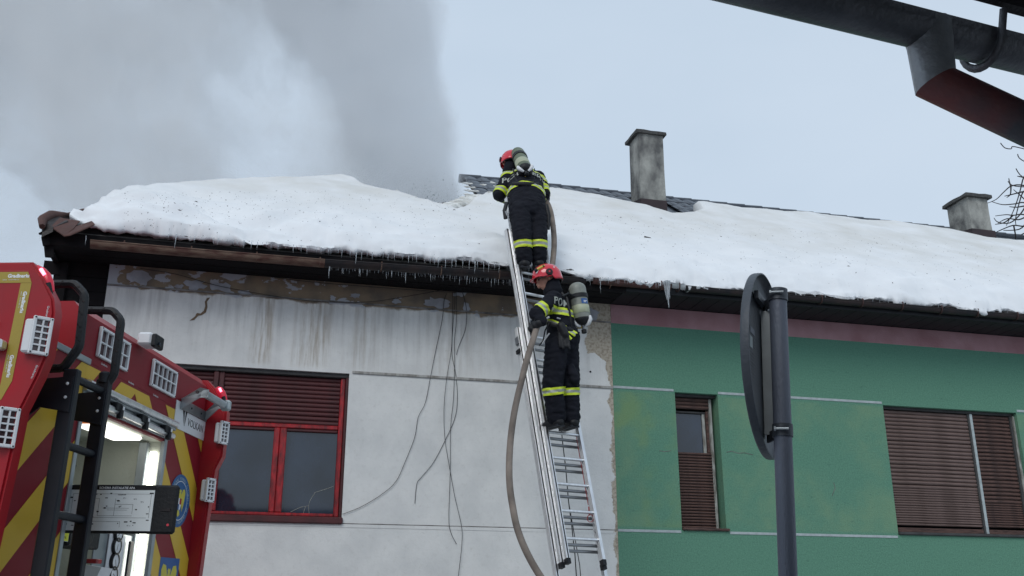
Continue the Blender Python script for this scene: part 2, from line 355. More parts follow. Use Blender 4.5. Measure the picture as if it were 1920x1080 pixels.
# ================================================================== SETTING
g = MB(); n_ = 40
g.add([(-300, -300, 0), (300, -300, 0), (300, 300, 0), (-300, 300, 0)], [(0, 1, 2, 3)]); g.build('ground', 'ground', kind='structure')
pv = MB(); pv.box((-9, -1.6, 0.004), (11.2, -.02, .13)); o = pv.build('pavement', 'pavement', kind='structure'); o.matrix_world = HM
def H(u, off, z): return (u, -off, z)
def hbox(mb, u0, u1, o0, o1, z0, z1, mi=0, c=0):
    a, b = (u0, -max(o0, o1), z0), (u1, -min(o0, o1), z1)
    return mb.bbox(a, b, c, mi) if c else mb.box(a, b, mi)
def wall_mesh(u0, u1, z0, z1, th, holes, name, m, parent):
    us = sorted({u0, u1, *[h[0] for h in holes], *[h[1] for h in holes]}); zs = sorted({z0, z1, *[h[2] for h in holes], *[h[3] for h in holes]})
    mb = MB()
    for i in range(len(us)-1):
        for j in range(len(zs)-1):
            cu, cz = (us[i]+us[i+1])/2, (zs[j]+zs[j+1])/2
            if any(h[0] < cu < h[1] and h[2] < cz < h[3] for h in holes): continue
            hbox(mb, us[i], us[i+1], 0, -th, zs[j], zs[j+1])
    return mb.build(name, m, parent)
def slat_mesh(w_, h_, d=.012, n=5):          # one curved slat, x from 0..w, z from 0..h, bulging towards -y
    mb = MB(); pr = [(-d*math.sin(math.pi*i/n)*1.0-.001, h_*i/n) for i in range(n+1)]
    vs = [(0, y, z) for y, z in pr]+[(w_, y, z) for y, z in pr]+[(0, .006, 0), (0, .006, h_), (w_, .006, 0), (w_, .006, h_)]
    k = n+1; fs = [(i, i+1, k+i+1, k+i) for i in range(n)]; fs += [(2*k, 0, k, 2*k+2), (n, 2*k+1, 2*k+3, k+n), (2*k, 2*k+1)+tuple(range(n, -1, -1)), (2*k+3, 2*k+2)+tuple(range(k, 2*k))]
    mb.add(vs, fs); return mb
def eave_tile(w_=.215, L=.37):               # interlocking tile in slope coordinates, arched across
    mb = MB(); nx = 6; vs = []; th = .016
    for j, (rr, dz) in enumerate(((0, .0), (.03, .006), (L, -.004))):
        for i in range(nx+1):
            x = w_*i/nx; a = math.sin(math.pi*i/nx); back = (.035*(1-a) if j == 0 else 0)
            vs.append((x, rr+back, dz+.022*a+.018))
    k = nx+1; vs += [(x, y, z-th) for x, y, z in vs]
    fs = [(j*k+i, j*k+i+1, (j+1)*k+i+1, (j+1)*k+i) for j in range(2) for i in range(nx)]
    fs += [(3*k+j*k+i, 3*k+(j+1)*k+i, 3*k+(j+1)*k+i+1, 3*k+j*k+i+1) for j in range(2) for i in range(nx)]
    fs += [(i, 3*k+i, 3*k+i+1, i+1) for i in range(nx)]+[(2*k+i, 2*k+i+1, 5*k+i+1, 5*k+i) for i in range(nx)]
    fs += [(j*k, (j+1)*k, 3*k+(j+1)*k, 3*k+j*k) for j in range(2)]+[(j*k+nx, 3*k+j*k+nx, 3*k+(j+1)*k+nx, (j+1)*k+nx) for j in range(2)]
    mb.add(vs, fs)
    rot = Matrix.Rotation(PR, 4, 'X'); mb.v = [rot @ v for v in mb.v]; return mb
TILE = {k: eave_tile().mesh('roof_tile', k, 50) for k in ('tile_eave', 'tile_dark', 'tile_brown')}
TP, TE = .22, .31
RIDGE_R = 4.68                                # horizontal run from eave to ridge
def tiles(parent, u0, u1, rows, kind, jit=.004, skip=None, dz=0):
    n = int((u1-u0)/TP)
    for r_ in rows:
        run = r_*TE*math.cos(PR); z = EZ+run*math.tan(PR)
        for i in range(n):
            u = u0+i*TP+(TP/2 if False else 0)
            if skip and skip(u, run): continue
            obj('roof_tile', TILE[kind], parent, (u, -(EO-run)+random.uniform(-jit, jit), z+dz+.004+random.uniform(0, jit)))
def roof_sheet(parent, name, u0, u1, hipl=False, kind='structure_'):
    # deck: front slope, back slope and closing faces as one slab
    r1 = RIDGE_R; zr = EZ+r1*math.tan(PR)-.02; y0 = -EO+.03; yr = -EO+r1; yb = yr+r1
    hu = r1 if hipl else 0
    a = MB(); t = .05
    top = [(u0, y0, EZ-.02), (u1, y0, EZ-.02), (u1, yr, zr), (u0+hu, yr, zr), (u1, yb, EZ-.02), (u0, yb, EZ-.02)]
    vs = top+[(x, y, z-t) for x, y, z in top]
    fs = [(0, 1, 2, 3), (3, 2, 4, 5), (6, 9, 8, 7), (9, 11, 10, 8), (0, 6, 7, 1), (4, 10, 11, 5), (1, 7, 8, 2), (2, 8, 10, 4)]
    fs += [(0, 3, 5), (6, 11, 9), (0, 5, 11, 6)]
    a.add(vs, fs); return a.build(name, 'tile_dark', parent)

SKY = [(112, 425), (126, 412), (135, 407), (160, 398), (200, 383), (240, 371), (300, 360), (370, 349), (450, 344.5), (560, 341), (600, 336), (640, 333), (660, 339), (680, 352), (700, 358), (740, 369), (780, 379), (800, 383), (850, 397), (868, 393), (885, 380), (905, 372), (945, 372), (1000, 362), (1030, 357), (1060, 360), (1130, 376), (1160, 384), (1190, 394), (1215, 401), (1250, 408), (1290, 408), (1309, 401), (1285, 390), (1262, 388), (1300, 389), (1440, 399), (1500, 405), (1600, 414.5), (1700, 426), (1760, 433), (1795, 441), (1830, 449), (1878, 456), (1920, 459)]
LIFT = .10
SKYU = [slope(x, y, LIFT) for x, y in SKY]
SKYU = [(a, min(b, 4.68-.02)) for a, b in SKYU]+[(10.55, 4.1)]
SS = []
for a, b in SKYU:
    if not SS or a > SS[-1][0]+.01: SS.append((a, b))
    else: SS[-1] = (SS[-1][0], min(SS[-1][1], b)) if a > SS[-1][0]-.2 else SS[-1]
def rmax(u):
    if u <= SS[0][0]: return SS[0][1]
    for (a, b), (c_, d_) in zip(SS, SS[1:]):
        if u <= c_: t = (u-a)/(c_-a); return b+(d_-b)*t
    return SS[-1][1]
# ================================================================== WHITE HOUSE
wh = thing('house', 'white rendered house with peeling eaves, red window and rusty gutter, burning under its snowy roof', 'house', HM)
hole = (-5.28, -3.03, 2.585, 4.19)
wall_mesh(-5.6, -.0015, 0, 5.22, .35, [hole], 'wall', 'white_wall', wh)
mb = MB(); hbox(mb, -5.6, -5.3, -.35, -8.2, 0, 5.22); hbox(mb, -5.3, -.0015, -7.9, -8.2, 0, 5.22); mb.build('rear_wall', 'back_wall', wh)
mb = MB(); hbox(mb, -5.3, -.01, -.35, -7.9, 5.10, 5.2); mb.build('ceiling_slab', 'room', wh)
# cornice line and grooves
mb = MB(); hbox(mb, -5.6, -.0015, 0.0, .020, 4.984, 5.0, c=.004); mb.build('cornice_line', 'line', wh)
mb = MB(); hbox(mb, -3.0, -.0015, 0.0, .014, 4.190, 4.220, c=.004); mb.build('string_course', 'groove', wh)
mb = MB(); hbox(mb, -5.6, -.0015, 0.0, .006, 2.594, 2.603, c=.002); mb.build('string_course', 'line', wh)
mb = MB(); hbox(mb, -5.6, -.0015, 0.0, .004, 2.560, 2.5935); mb.build('string_course', 'white_wall', wh)
# raised plaster islands in the peeled band
def island(cu, cz, ru, rz, seed, parent, m='white_wall2', th=.008):
    rnd = random.Random(seed); mb = MB(); n = 17
    poly = [(cu+ru*(1+rnd.uniform(-.45, .18))*math.copysign(abs(math.cos(t))**.7, math.cos(t)), -.0, cz+rz*(1+rnd.uniform(-.5, .12))*math.copysign(abs(math.sin(t))**.7, math.sin(t))) for t in [2*math.pi*i/n for i in range(n)]]
    poly = [(x, y, min(z, 5.215)) for x, y, z in poly]
    mb.prism(poly, (0, -th, 0)); return mb.build('plaster_patch', m, parent)
M['white_wall2'] = mat('flaking_limewash', (.38, .40, .45), .9, col2=(.26, .27, .29), ns=7, amt=.9, bump=.3)
for i, (a, b, c_, d_) in enumerate([(-5.29, 5.10, .12, .09), (-4.88, 5.03, .05, .03), (-4.72, 5.06, .11, .07), (-4.45, 5.06, .13, .06), (-4.2, 5.02, .07, .03), (-3.02, 5.08, .06, .03), (-2.55, 5.05, .05, .03), (-2.08, 5.07, .16, .075), (-1.75, 5.05, .05, .06), (-1.05, 5.09, .13, .08), (-.78, 5.02, .07, .04), (-.27, 5.07, .12, .09)]):
    island(a, b, c_, d_, i, wh)
# soffit
mb = MB(); hbox(mb, -6.15, 0, .0, -.0, 0, 0) if False else None
for i in range(5):
    b = MB(); hbox(b, -6.15, -.0015, i*.1+.004, i*.1+.1, 5.222+random.uniform(0, .006), 5.246); b.build('soffit_board', 'dark_wood', wh)
mb = MB(); hbox(mb, -6.15, -.0015, .50, .525, 5.20, 5.335); mb.build('fascia', 'dark_wood', wh)
mb = MB(); hbox(mb, -6.15, -.0015, -.36, .0035, 5.2205, 5.28); mb.build('light_seal', 'dark_wood', wh)  # added strip blocking sky light that leaked over the wall top
# timber boarding hung on the gable end
for i in range(34):
    z1 = 5.2-i*.154; rl = random.Random(i*7+1)
    z1 += .018
    b = MB(); x0 = -6.17-rl.uniform(0, .05)+(.06 if i == 1 else 0)-(.07 if i == 0 else 0)+min(i, 12)*.002
    hbox(b, x0, -5.604, -.02-rl.uniform(0, .01), -.045, z1-.15, z1-.004); b.build('cladding_board', 'dark_wood', wh)
mb = MB(); hbox(mb, -6.14, -5.601, -.0455, -.08, 0, 5.235); mb.build('cladding_board', 'dark_wood', wh)
mb = MB(); hbox(mb, -6.06, -6.0, -.02, .02, 0, 5.2); mb.build('corner_post', 'dark_wood', wh)
# window
def redwin():
    wn = MB(); D0, D1 = -.05, -.13
    hbox(wn, -5.28, -3.03, -.03, -.16, 4.145, 4.19, c=.006)
    fr = wn.build('window', 'grey_wood', wh)
    def fb(nm, u0, u1, z0, z1, m='red_wood', o0=D0, o1=D1, c=.008):
        b = MB(); hbox(b, u0, u1, o0, o1, z0, z1, c=c); return b.build(nm, m, fr)
    fb('frame', -3.112, -3.062, 2.665, 4.145); fb('frame', -3.060, -3.032, 2.655, 4.145, 'darkred', -.02, -.14)
    fb('frame', -5.279, -5.22, 2.665, 4.145)
    fb('mullion', -4.439, -4.385, 3.54, 4.145, 'darkred', -.045); fb('mullion', -4.383, -4.327, 3.54, 4.145, 'darkred', -.055)
    fb('shutter_rail', -4.325, -3.114, 3.578, 3.622, 'red_wood', -.06, -.11); fb('shutter_rail', -5.21, -4.441, 3.578, 3.622, 'red_wood', -.06, -.11)
    fb('frame', -3.776, -3.716, 2.70, 3.576); fb('frame', -3.713, -3.645, 2.70, 3.576, 'red_wood', -.043)
    fb('frame', -4.40, -4.298, 2.70, 3.576); fb('frame', -5.218, -3.114, 2.665, 2.698, 'red_wood', -.042)
    fb('frame', -5.218, -3.114, 3.545, 3.576, 'darkred', -.07)
    fb('sill', -5.279, -3.02, 2.588, 2.66, 'darkred', .035, -.13, .012)
    for a, b_, nm in ((-4.3, -3.774, 'pane'), (-3.646, -3.11, 'pane'), (-5.2, -4.4, 'pane')):
        p = MB(); hbox(p, a, b_, -.10, -.106, 2.69, 3.55); p.build(nm, 'glass', fr)
    # broken pane cracks
    cx = MB()
    for pts in ([(-3.12, 2.99), (-3.22, 2.95), (-3.31, 2.92), (-3.36, 2.83), (-3.37, 2.78), (-3.46, 2.76), (-3.55, 2.71)], [(-3.37, 2.78), (-3.36, 2.70)], [(-3.40, 2.77), (-3.42, 2.70)]):
        cx.tube([H(a, -.098, b) for a, b in pts], .0022, 4)
    cx.build('crack', 'silver', fr)
    s1 = slat_mesh(1.21, .0445).mesh('slat', 'darkred', 60); s2 = slat_mesh(.768, .0445).mesh('slat', 'darkred', 60)
    for i in range(11):
        z = 3.625+i*.0470
        obj('slat', s1, fr, (-4.325, .085, z), rot=(0, random.uniform(-.001, .001)+(.004 if i < 2 else 0), 0)); obj('slat', s2, fr, (-5.21, .085, z))
    b = MB(); hbox(b, -5.3, -3.0, -.34, -.345, 2.5, 4.3); b.build('dark_backing', 'room', fr)  # dark sheet standing in for the unlit room behind the panes
redwin()
# crack high on the wall, thin exposed plaster
cr_ = MB()
for poly in ([(388, 559), (394, 558), (388, 566), (389, 576), (386, 586), (378, 591), (372, 592), (364, 600), (356, 601), (366, 593), (369, 587), (376, 588), (382, 583), (385, 574), (384, 566)],):
    pts = []
    for p in poly: u, z = hw(*p); pts.append(H(u, 0, z))
    cr_.prism(pts, (0, -.005, 0))
cr_.build('wall_scar', mat('scar', (.16, .11, .07), .95, ns=30), wh)
u, z = hw(1107, 697); mb = MB(); mb.lathe([(.012, 0), (.010, .01), (.004, .012)], frame_m(H(u, 0, z), (1, 0, 0), (0, 0, 1)), 8); mb.build('wall_hole', 'room', wh)
# roof of the white house
mb = MB(); NU = 60; vs = []
for i in range(NU+1):                       # front slope burnt away above the snow line; sound only right of u = -1
    u = -6.12+(6.12-.0015)*i/NU; r1 = min(rmax(u)-.03, RIDGE_R) if u < -1.0 else RIDGE_R
    for r_ in (0.0, max(r1, .05)):
        for dz in (0, -.05): vs.append((u, -EO+.03+r_, EZ-.02+r_*math.tan(PR)+dz))
fs = []
for i in range(NU):
    k, l = 4*i, 4*i+4
    fs += [(k, l, l+2, k+2), (k+1, k+3, l+3, l+1), (k, k+1, l+1, l), (k+2, l+2, l+3, k+3)]
fs += [(0, 2, 3, 1), (4*NU, 4*NU+1, 4*NU+3, 4*NU+2)]
mb.add(vs, fs); zr = EZ+RIDGE_R*math.tan(PR)-.02; yr = -EO+.03+RIDGE_R
mb.hexa([(-.45, yr, zr-.05), (-.0015, yr, zr-.05), (-.0015, yr+4.6, EZ-.05), (-.45, yr+4.6, EZ-.05), (-.45, yr, zr), (-.0015, yr, zr), (-.0015, yr+4.6, EZ), (-.45, yr+4.6, EZ)])
wr = mb.build('roof', 'board', wh)
for i, u in enumerate((-3.3, -2.6, -1.9, -1.25)):   # charred rafter stumps inside the hole
    r0 = rmax(u)-.25; mb = MB(); mb.hexa([(u, -EO+r0-.9, EZ+(r0-.9)*.7-.25), (u+.08, -EO+r0-.9, EZ+(r0-.9)*.7-.25), (u+.08, -EO+r0, EZ+r0*.7-.25), (u, -EO+r0, EZ+r0*.7-.25), (u, -EO+r0-.9, EZ+(r0-.9)*.7-.1), (u+.08, -EO+r0-.9, EZ+(r0-.9)*.7-.1), (u+.08, -EO+r0, EZ+r0*.7-.1), (u, -EO+r0, EZ+r0*.7-.1)]); mb.build('rafter', 'dark_wood', wr)
tiles(wr, -5.62, -.1, range(0, 2), 'tile_eave')
tiles(wr, -1.0, -.1, range(9, 18), 'tile_dark')
rt = MB(); rt.tube([(0, 0, 0), (.36, 0, .004)], [.075, .085], 10, up=(0, 0, 1)); RIDGE = rt.mesh('ridge_tile', 'tile_dark', 50)
def ridge(parent, u0, u1):
    n = int((u1-u0)/.34)
    for i in range(n): obj('ridge_tile', RIDGE, parent, (u0+i*.34, -EO+RIDGE_R, EZ+RIDGE_R*math.tan(PR)-.03))
ridge(wr, -1.05, -.0)
# rusty hip and broken corner sheets
def sheet(nm, pts, m='tile_brown', off=(0, 0, .012), parent=wr, thick=.012):
    mb = MB(); mb.prism(pts, (0, 0, -thick)); return mb.build(nm, m, parent)
def sp(px, py, lift=0.):
    u, r_ = slope(px, py, lift); return (u, -(EO-r_), EZ+r_*math.tan(PR)+lift)
def at(px, py, off): u, z = hw(px, py, off); return H(u, off, z)
sheet('corner_tile', [at(96, 424, .60), at(120, 441, .72), at(138, 428, .62), at(150, 414, .45), at(112, 408, .42)])
sheet('corner_tile', [at(120, 441.5, .73), at(132, 440, .72), at(178, 420, .62), at(172, 414, .5), at(140, 425, .56)])
sheet('corner_tile', [at(80, 414, .50), at(84, 410, .46), at(97, 402, .30), at(112, 406, .30), at(128, 414, .5), at(100, 426, .62), at(79, 436, .60)], 'tile_eave', thick=.05)
hb = MB(); pts = [at(79, 425, .62), at(80, 412, .50), at(96, 403, .34), at(128, 405, .10), at(157, 394, -.35)]
hb.tube(pts, [.03, .05, .05, .035, .02], 8); hb.build('hip_cap', 'tile_brown', wr, 50)
hb = MB(); hb.prism([at(72, 437, .6), at(84, 431, .6), at(84, 434, .6)], (0, .06, 0)); hb.prism([at(77, 445, .55), at(92, 438, .55), at(93, 458, .55), at(80, 460, .55)], (0, .03, 0)); hb.prism([at(82, 460, .5), at(100, 458, .5), at(100, 482, .5), at(84, 481, .5)], (0, .03, 0)); hb.build('broken_verge', 'dark_wood', wr)
mb = MB(); hbox(mb, -6.12, -5.6, .42, .5, 5.20, 5.44); hbox(mb, -6.16, -6.10, -6, .5, 5.20, 5.36); mb.build('verge_board', 'dark_wood', wr)
# gutters
def gutter(nm, u0, u1, z, r_, m, parent, off=.50, slope_=0.):
    mb = MB(); n = 10; L = max(2, int((u1-u0)/.5)); vs, fs = [], []
    for j in range(L+1):
        u = u0+(u1-u0)*j/L; zz = z+slope_*(u-u0)+random.uniform(-.003, .003)
        prof = [(off+r_+r_*math.cos(math.pi+math.pi*i/n), zz+r_*math.sin(math.pi+math.pi*i/n)) for i in range(n+1)]
        prof += [(off+2*r_+.008, zz+.004), (off+2*r_+.006, zz+.012), (off+2*r_-.006, zz+.008)]
        prof2 = [(off+r_+(r_-.006)*math.cos(2*math.pi-math.pi*i/n), zz+(r_-.006)*math.sin(2*math.pi-math.pi*i/n)) for i in range(n+1)]
        vs += [H(u, a, b) for a, b in prof+prof2]
    k = n+1+3+n+1
    for j in range(L):
        for i in range(k): fs.append((j*k+i, j*k+(i+1) % k, (j+1)*k+(i+1) % k, (j+1)*k+i))
    fs += [tuple(range(k)), tuple(L*k+i for i in range(k))[::-1]]
    mb.add(vs, fs); return mb.build(nm, m, parent, 50)
gw = thing('gutter', 'rusty half-round gutter hanging under the eave of the white house', 'gutter', HM)
gutter('trough', -5.72, -3.40, 5.244, .060, 'rust', gw, off=.48, slope_=.004)
gutter('trough', -3.395, -.50, 5.254, .058, 'gutter', gw, off=.484, slope_=.014)
gutter('trough', -.42, .53, 5.300, .048, 'gutter_brown', gw, off=.52)
hk = MB(); hk.tube([H(0, .60+.057*math.cos(math.pi+math.pi*i/8), .057*math.sin(math.pi+math.pi*i/8)) for i in range(9)]+[H(0, .665, .02), H(0, .655, .028)], .007, 6)
HOOK = hk.mesh('gutter_hook', 'rust', 50)
# hooks follow the trough; mesh origin at trough rim height, centre off .60
for u in (-5.4, -4.75, -4.1, -3.45, -2.8, -2.15, -1.5, -.85, -.2): obj('gutter_hook', HOOK, gw, (u, .062, 5.250+.012*max(0, u+3.66)))

# ================================================================== GREEN HOUSE
gh = thing('house', 'green rendered house with pink frieze and closed brown blinds, right of the ladder', 'house', HM)
slit = (.766, 1.312, 2.612, 4.20); big = (3.541, 5.49, 2.62, 4.192)
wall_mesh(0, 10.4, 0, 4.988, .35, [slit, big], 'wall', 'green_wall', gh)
mb = MB(); hbox(mb, 0, 10.4, .003, -.35, 4.988, 5.22, c=.003); mb.build('frieze', 'pink', gh)
mb = MB(); hbox(mb, 0, 10.4, -7.9, -8.2, 0, 5.22); hbox(mb, 10.1, 10.4, -.35, -7.9, 0, 5.22); mb.build('rear_wall', 'back_wall', gh)
mb = MB(); hbox(mb, 0.0, 10.0, -.36, -7.8, 5.05, 5.2); mb.build('ceiling_slab', 'room', gh)
for z0, z1, segs in ((4.202, 4.232, [(0, .752), (1.318, 3.53), (5.50, 10.4)]), (2.582, 2.611, [(0, .755), (1.35, 3.53), (5.56, 10.4)])):
    for a, b in segs: mb = MB(); hbox(mb, a+.001, b, 0, .006, z0, z1, c=.003); mb.build('trim_band', 'trim_white', gh)
for i in range(52):
    b = MB(); hbox(b, i*.2+.003, i*.2+.198, .0, .50, 5.224, 5.24, c=.003); b.build('soffit_board', 'soffit', gh)
mb = MB(); hbox(mb, 0, 10.4, -.36, -.0005, 5.2205, 5.28); mb.build('light_seal', 'dark_wood', gh)  # added light-blocking strip over the green wall as well
mb = MB(); hbox(mb, 0, 10.4, .505, .53, 5.215, 5.325); mb.build('fascia', 'soffit', gh)
def blindwin(nm, hole, mt, post_u=None):
    u0, u1, z0, z1 = hole; b = MB(); hbox(b, u0+.002, u1-.002, -.06, -.16, z1-.034, z1-.001, c=.005); return b.build(nm, 'grey_wood', gh)
# narrow window
sw = blindwin('window', slit, 'grey_wood')
def fb(par, nm, u0, u1, z0, z1, m, o0, o1, c=.005):
    b = MB(); hbox(b, u0, u1, o0, o1, z0, z1, c=c); return b.build(nm, m, par)
fb(sw, 'frame', 1.24, 1.275, 2.64, 4.165, 'pale_wood', -.10, -.15, .008); fb(sw, 'frame', .768, .80, 2.64, 4.165, 'brown_slat2', -.10, -.15)
fb(sw, 'frame', 1.206, 1.238, 3.50, 4.02, 'brown_slat2', -.13, -.16); fb(sw, 'sash', 1.165, 1.204, 3.50, 3.99, 'pale_wood', -.15, -.18)
fb(sw, 'sash', .80, 1.205, 3.985, 4.01, 'grey_wood', -.14, -.18)
fb(sw, 'pane', .80, 1.166, 3.48, 3.985, 'glass', -.17, -.176, .001); fb(sw, 'dark_backing', .78, 1.26, 3.4, 4.1, 'room', -.3, -.31)  # glass, then a dark sheet painted as the unlit room
fb(sw, 'sill', .772, 1.345, 2.612, 2.642, 'brown_slat2', .03, -.15, .008)
s = slat_mesh(.435, .044).mesh('slat', 'brown_slat2', 60); s_ = slat_mesh(.435, .031).mesh('slat', 'brown_slat2', 60)
for i in range(3): obj('slat', s, sw, (.803, .115, 4.028+i*.0455))
zz = 2.644; i = 0
while zz < 3.49: obj('slat', s_, sw, (.803, .115+random.uniform(-.002, .002), zz), rot=(0, random.uniform(-.006, .006), 0)); zz += .0335; i += 1
# wide window
bw = blindwin('window', big, 'grey_wood')
fb(bw, 'frame', 3.543, 3.575, 2.66, 4.155, 'brown_slat', -.05, -.13); fb(bw, 'mullion', 4.828, 4.866, 2.66, 4.155, 'trim_white', -.055, -.12, .006)
fb(bw, 'mullion', 4.80, 4.826, 2.66, 4.155, 'grey_wood', -.06, -.12); fb(bw, 'frame', 5.455, 5.488, 2.66, 4.155, 'pale_wood', -.04, -.13, .008)
fb(bw, 'frame', 5.425, 5.453, 2.66, 4.155, 'grey_wood', -.055, -.12)
fb(bw, 'sill', 3.545, 5.56, 2.622, 2.655, 'grey_wood', .03, -.13, .008)
fb(bw, 'shutter_rail', 3.58, 4.795, 2.66, 2.715, 'brown_slat2', -.065, -.10); fb(bw, 'shutter_rail', 4.87, 5.42, 2.66, 2.715, 'brown_slat2', -.065, -.10)
for a, b_, zsplit, mt in ((3.578, 4.798, 3.14, 'brown_slat'), (4.868, 5.423, 3.02, 'brown_slat2')):
    sA = slat_mesh(b_-a, .0445, .014).mesh('slat', mt, 60); sB = slat_mesh(b_-a, .027, .008).mesh('slat', mt, 60)
    z = 4.108
    while z > zsplit: obj('slat', sA, bw, (a, .09+random.uniform(-.003, .003), z+random.uniform(-.002, .002)), rot=(random.uniform(-.10, .10), random.uniform(-.0022, .0022), 0)); z -= .0485
    z += .0485-.0295
    while z > 2.717: obj('slat', sB, bw, (a, .09+random.uniform(-.002, .002), z), rot=(random.uniform(-.10, .10), random.uniform(-.0015, .0015), 0)); z -= .0295
fb(bw, 'dark_backing', 3.55, 5.45, 2.64, 4.18, 'room', -.2, -.21)  # dark sheet in place of the unlit space behind the blinds
mb = MB()
for pts in ([(1362, 848), (1372, 846), (1384, 850), (1396, 849), (1412, 853)], [(1236, 845), (1246, 847), (1258, 845)], [(1560, 930), (1566, 915), (1563, 905)]): mb.tube([H(*((hw(x, y)[0], .001, hw(x, y)[1]))) for x, y in pts], .0035, 4)
mb.build('wall_crack', 'line', gh)
# roof, ridge, chimneys
gr = roof_sheet(gh, 'roof', 0, 10.6)
tiles(gr, 0.02, 10.4, range(0, 2), 'tile_eave', dz=-.05)
tiles(gr, -.08+.1, 3.6, range(12, 18), 'tile_dark', skip=lambda u, run: 1.6 < u < 2.3 and 3.3 < run < 4.2)
tiles(gr, 6.6, 9.2, range(15, 18), 'tile_dark'); ridge(gr, 0, 10.4)
mbv = MB()
def chimney(parent, u0, u1, oF, oB, zb, zt, capo, capt, flz, seed, flare=0.):
    n = 7; vs, fs = [], []; rnd = random.Random(seed); mb = MB()
    for j in range(n+1):
        t = j/n; z = zb+(zt-zb)*t; e = flare*(1-t)**2
        for a, b in ((u0-e, oF+e), (u1+e, oF+e), (u1+e, oB-e), (u0-e, oB-e)):
            vs.append(H(a+rnd.uniform(-.006, .006), b+rnd.uniform(-.006, .006), z))
    for j in range(n):
        for i in range(4): fs.append((j*4+i, j*4+(i+1) % 4, (j+1)*4+(i+1) % 4, (j+1)*4+i))
    fs.append(tuple(n*4+i for i in range(4))); mb.add(vs, fs); ch = mb.build('chimney', 'concrete', parent)
    c = MB(); bm = bmesh.new(); bmesh.ops.create_cube(bm, size=1)
    bmesh.ops.subdivide_edges(bm, edges=bm.edges[:], cuts=3, use_grid_fill=True)
    for v in bm.verts:
        v.co = Vector(((u0+u1)/2+v.co.x*(u1-u0+2*capo), -((oF+oB)/2)+v.co.y*(oF-oB+2*capo), zt+capt/2+v.co.z*capt))
        v.co += noise.noise_vector(v.co*9+Vector((seed, 0, 0)))*.014
    c.frombm(bm); bm.free(); c.build('chimney_cap', 'cap', ch)
    f = MB(); zf = flz; e = flare+.012
    fl = [H(u0-e, oF+e, zf-.5), H(u1+e, oF+e, zf-.5), H(u1+e, oB-e, zf-.2), H(u0-e, oB-e, zf-.2)]; e2_ = flare*.75+.012
    ft = [H(u0-e2_, oF+e2_, zf), H(u1+e2_, oF+e2_, zf), H(u1+e2_, oB-e2_, zf+.10), H(u0-e2_, oB-e2_, zf+.10)]
    f.hexa(fl+ft); f.build('flashing', 'flash', ch); return ch
cu1, cz1 = hw(1244.5, 300, -3.02); cu0, _ = hw(1199, 300, -3.02); _, zt1 = hw(1247, 256, -3.02); _, zfl = hw(1246, 377, -3.02)
chimney(gr, cu0, cu1, -3.02, -3.44, 7.3, zt1, .05, .055, zfl, 3)
cu1, _ = hw(1855, 400, -3.25); cu0, _ = hw(1818, 400, -3.25); _, zt2 = hw(1849, 373, -3.25); _, zfl2 = hw(1862, 432, -3.25)
chimney(gr, cu0, cu1, -3.25, -3.80, 7.2, zt2, .06, .06, zfl2-.02, 5, .03)
gg = thing('gutter', 'dark brown gutter on hooks along the eave of the green house', 'gutter', HM)
gutter('trough', .70, 10.5, 5.298, .048, 'gutter', gg, off=.53)
hk = MB(); hk.tube([H(0, .578+.055*math.cos(math.pi+math.pi*i/8), .055*math.sin(math.pi+math.pi*i/8)) for i in range(9)]+[H(0, .635, .03), H(0, .62, .04)], .008, 6)
HOOK2 = hk.mesh('gutter_hook', 'gutter_brown', 50)
for u in (.40, .62, 1.66, 2.45, 3.0, 3.55, 4.1, 4.62, 5.2, 5.9): obj('gutter_hook', HOOK2, gg, (u, 0, 5.298))
for u in (.5,): pass

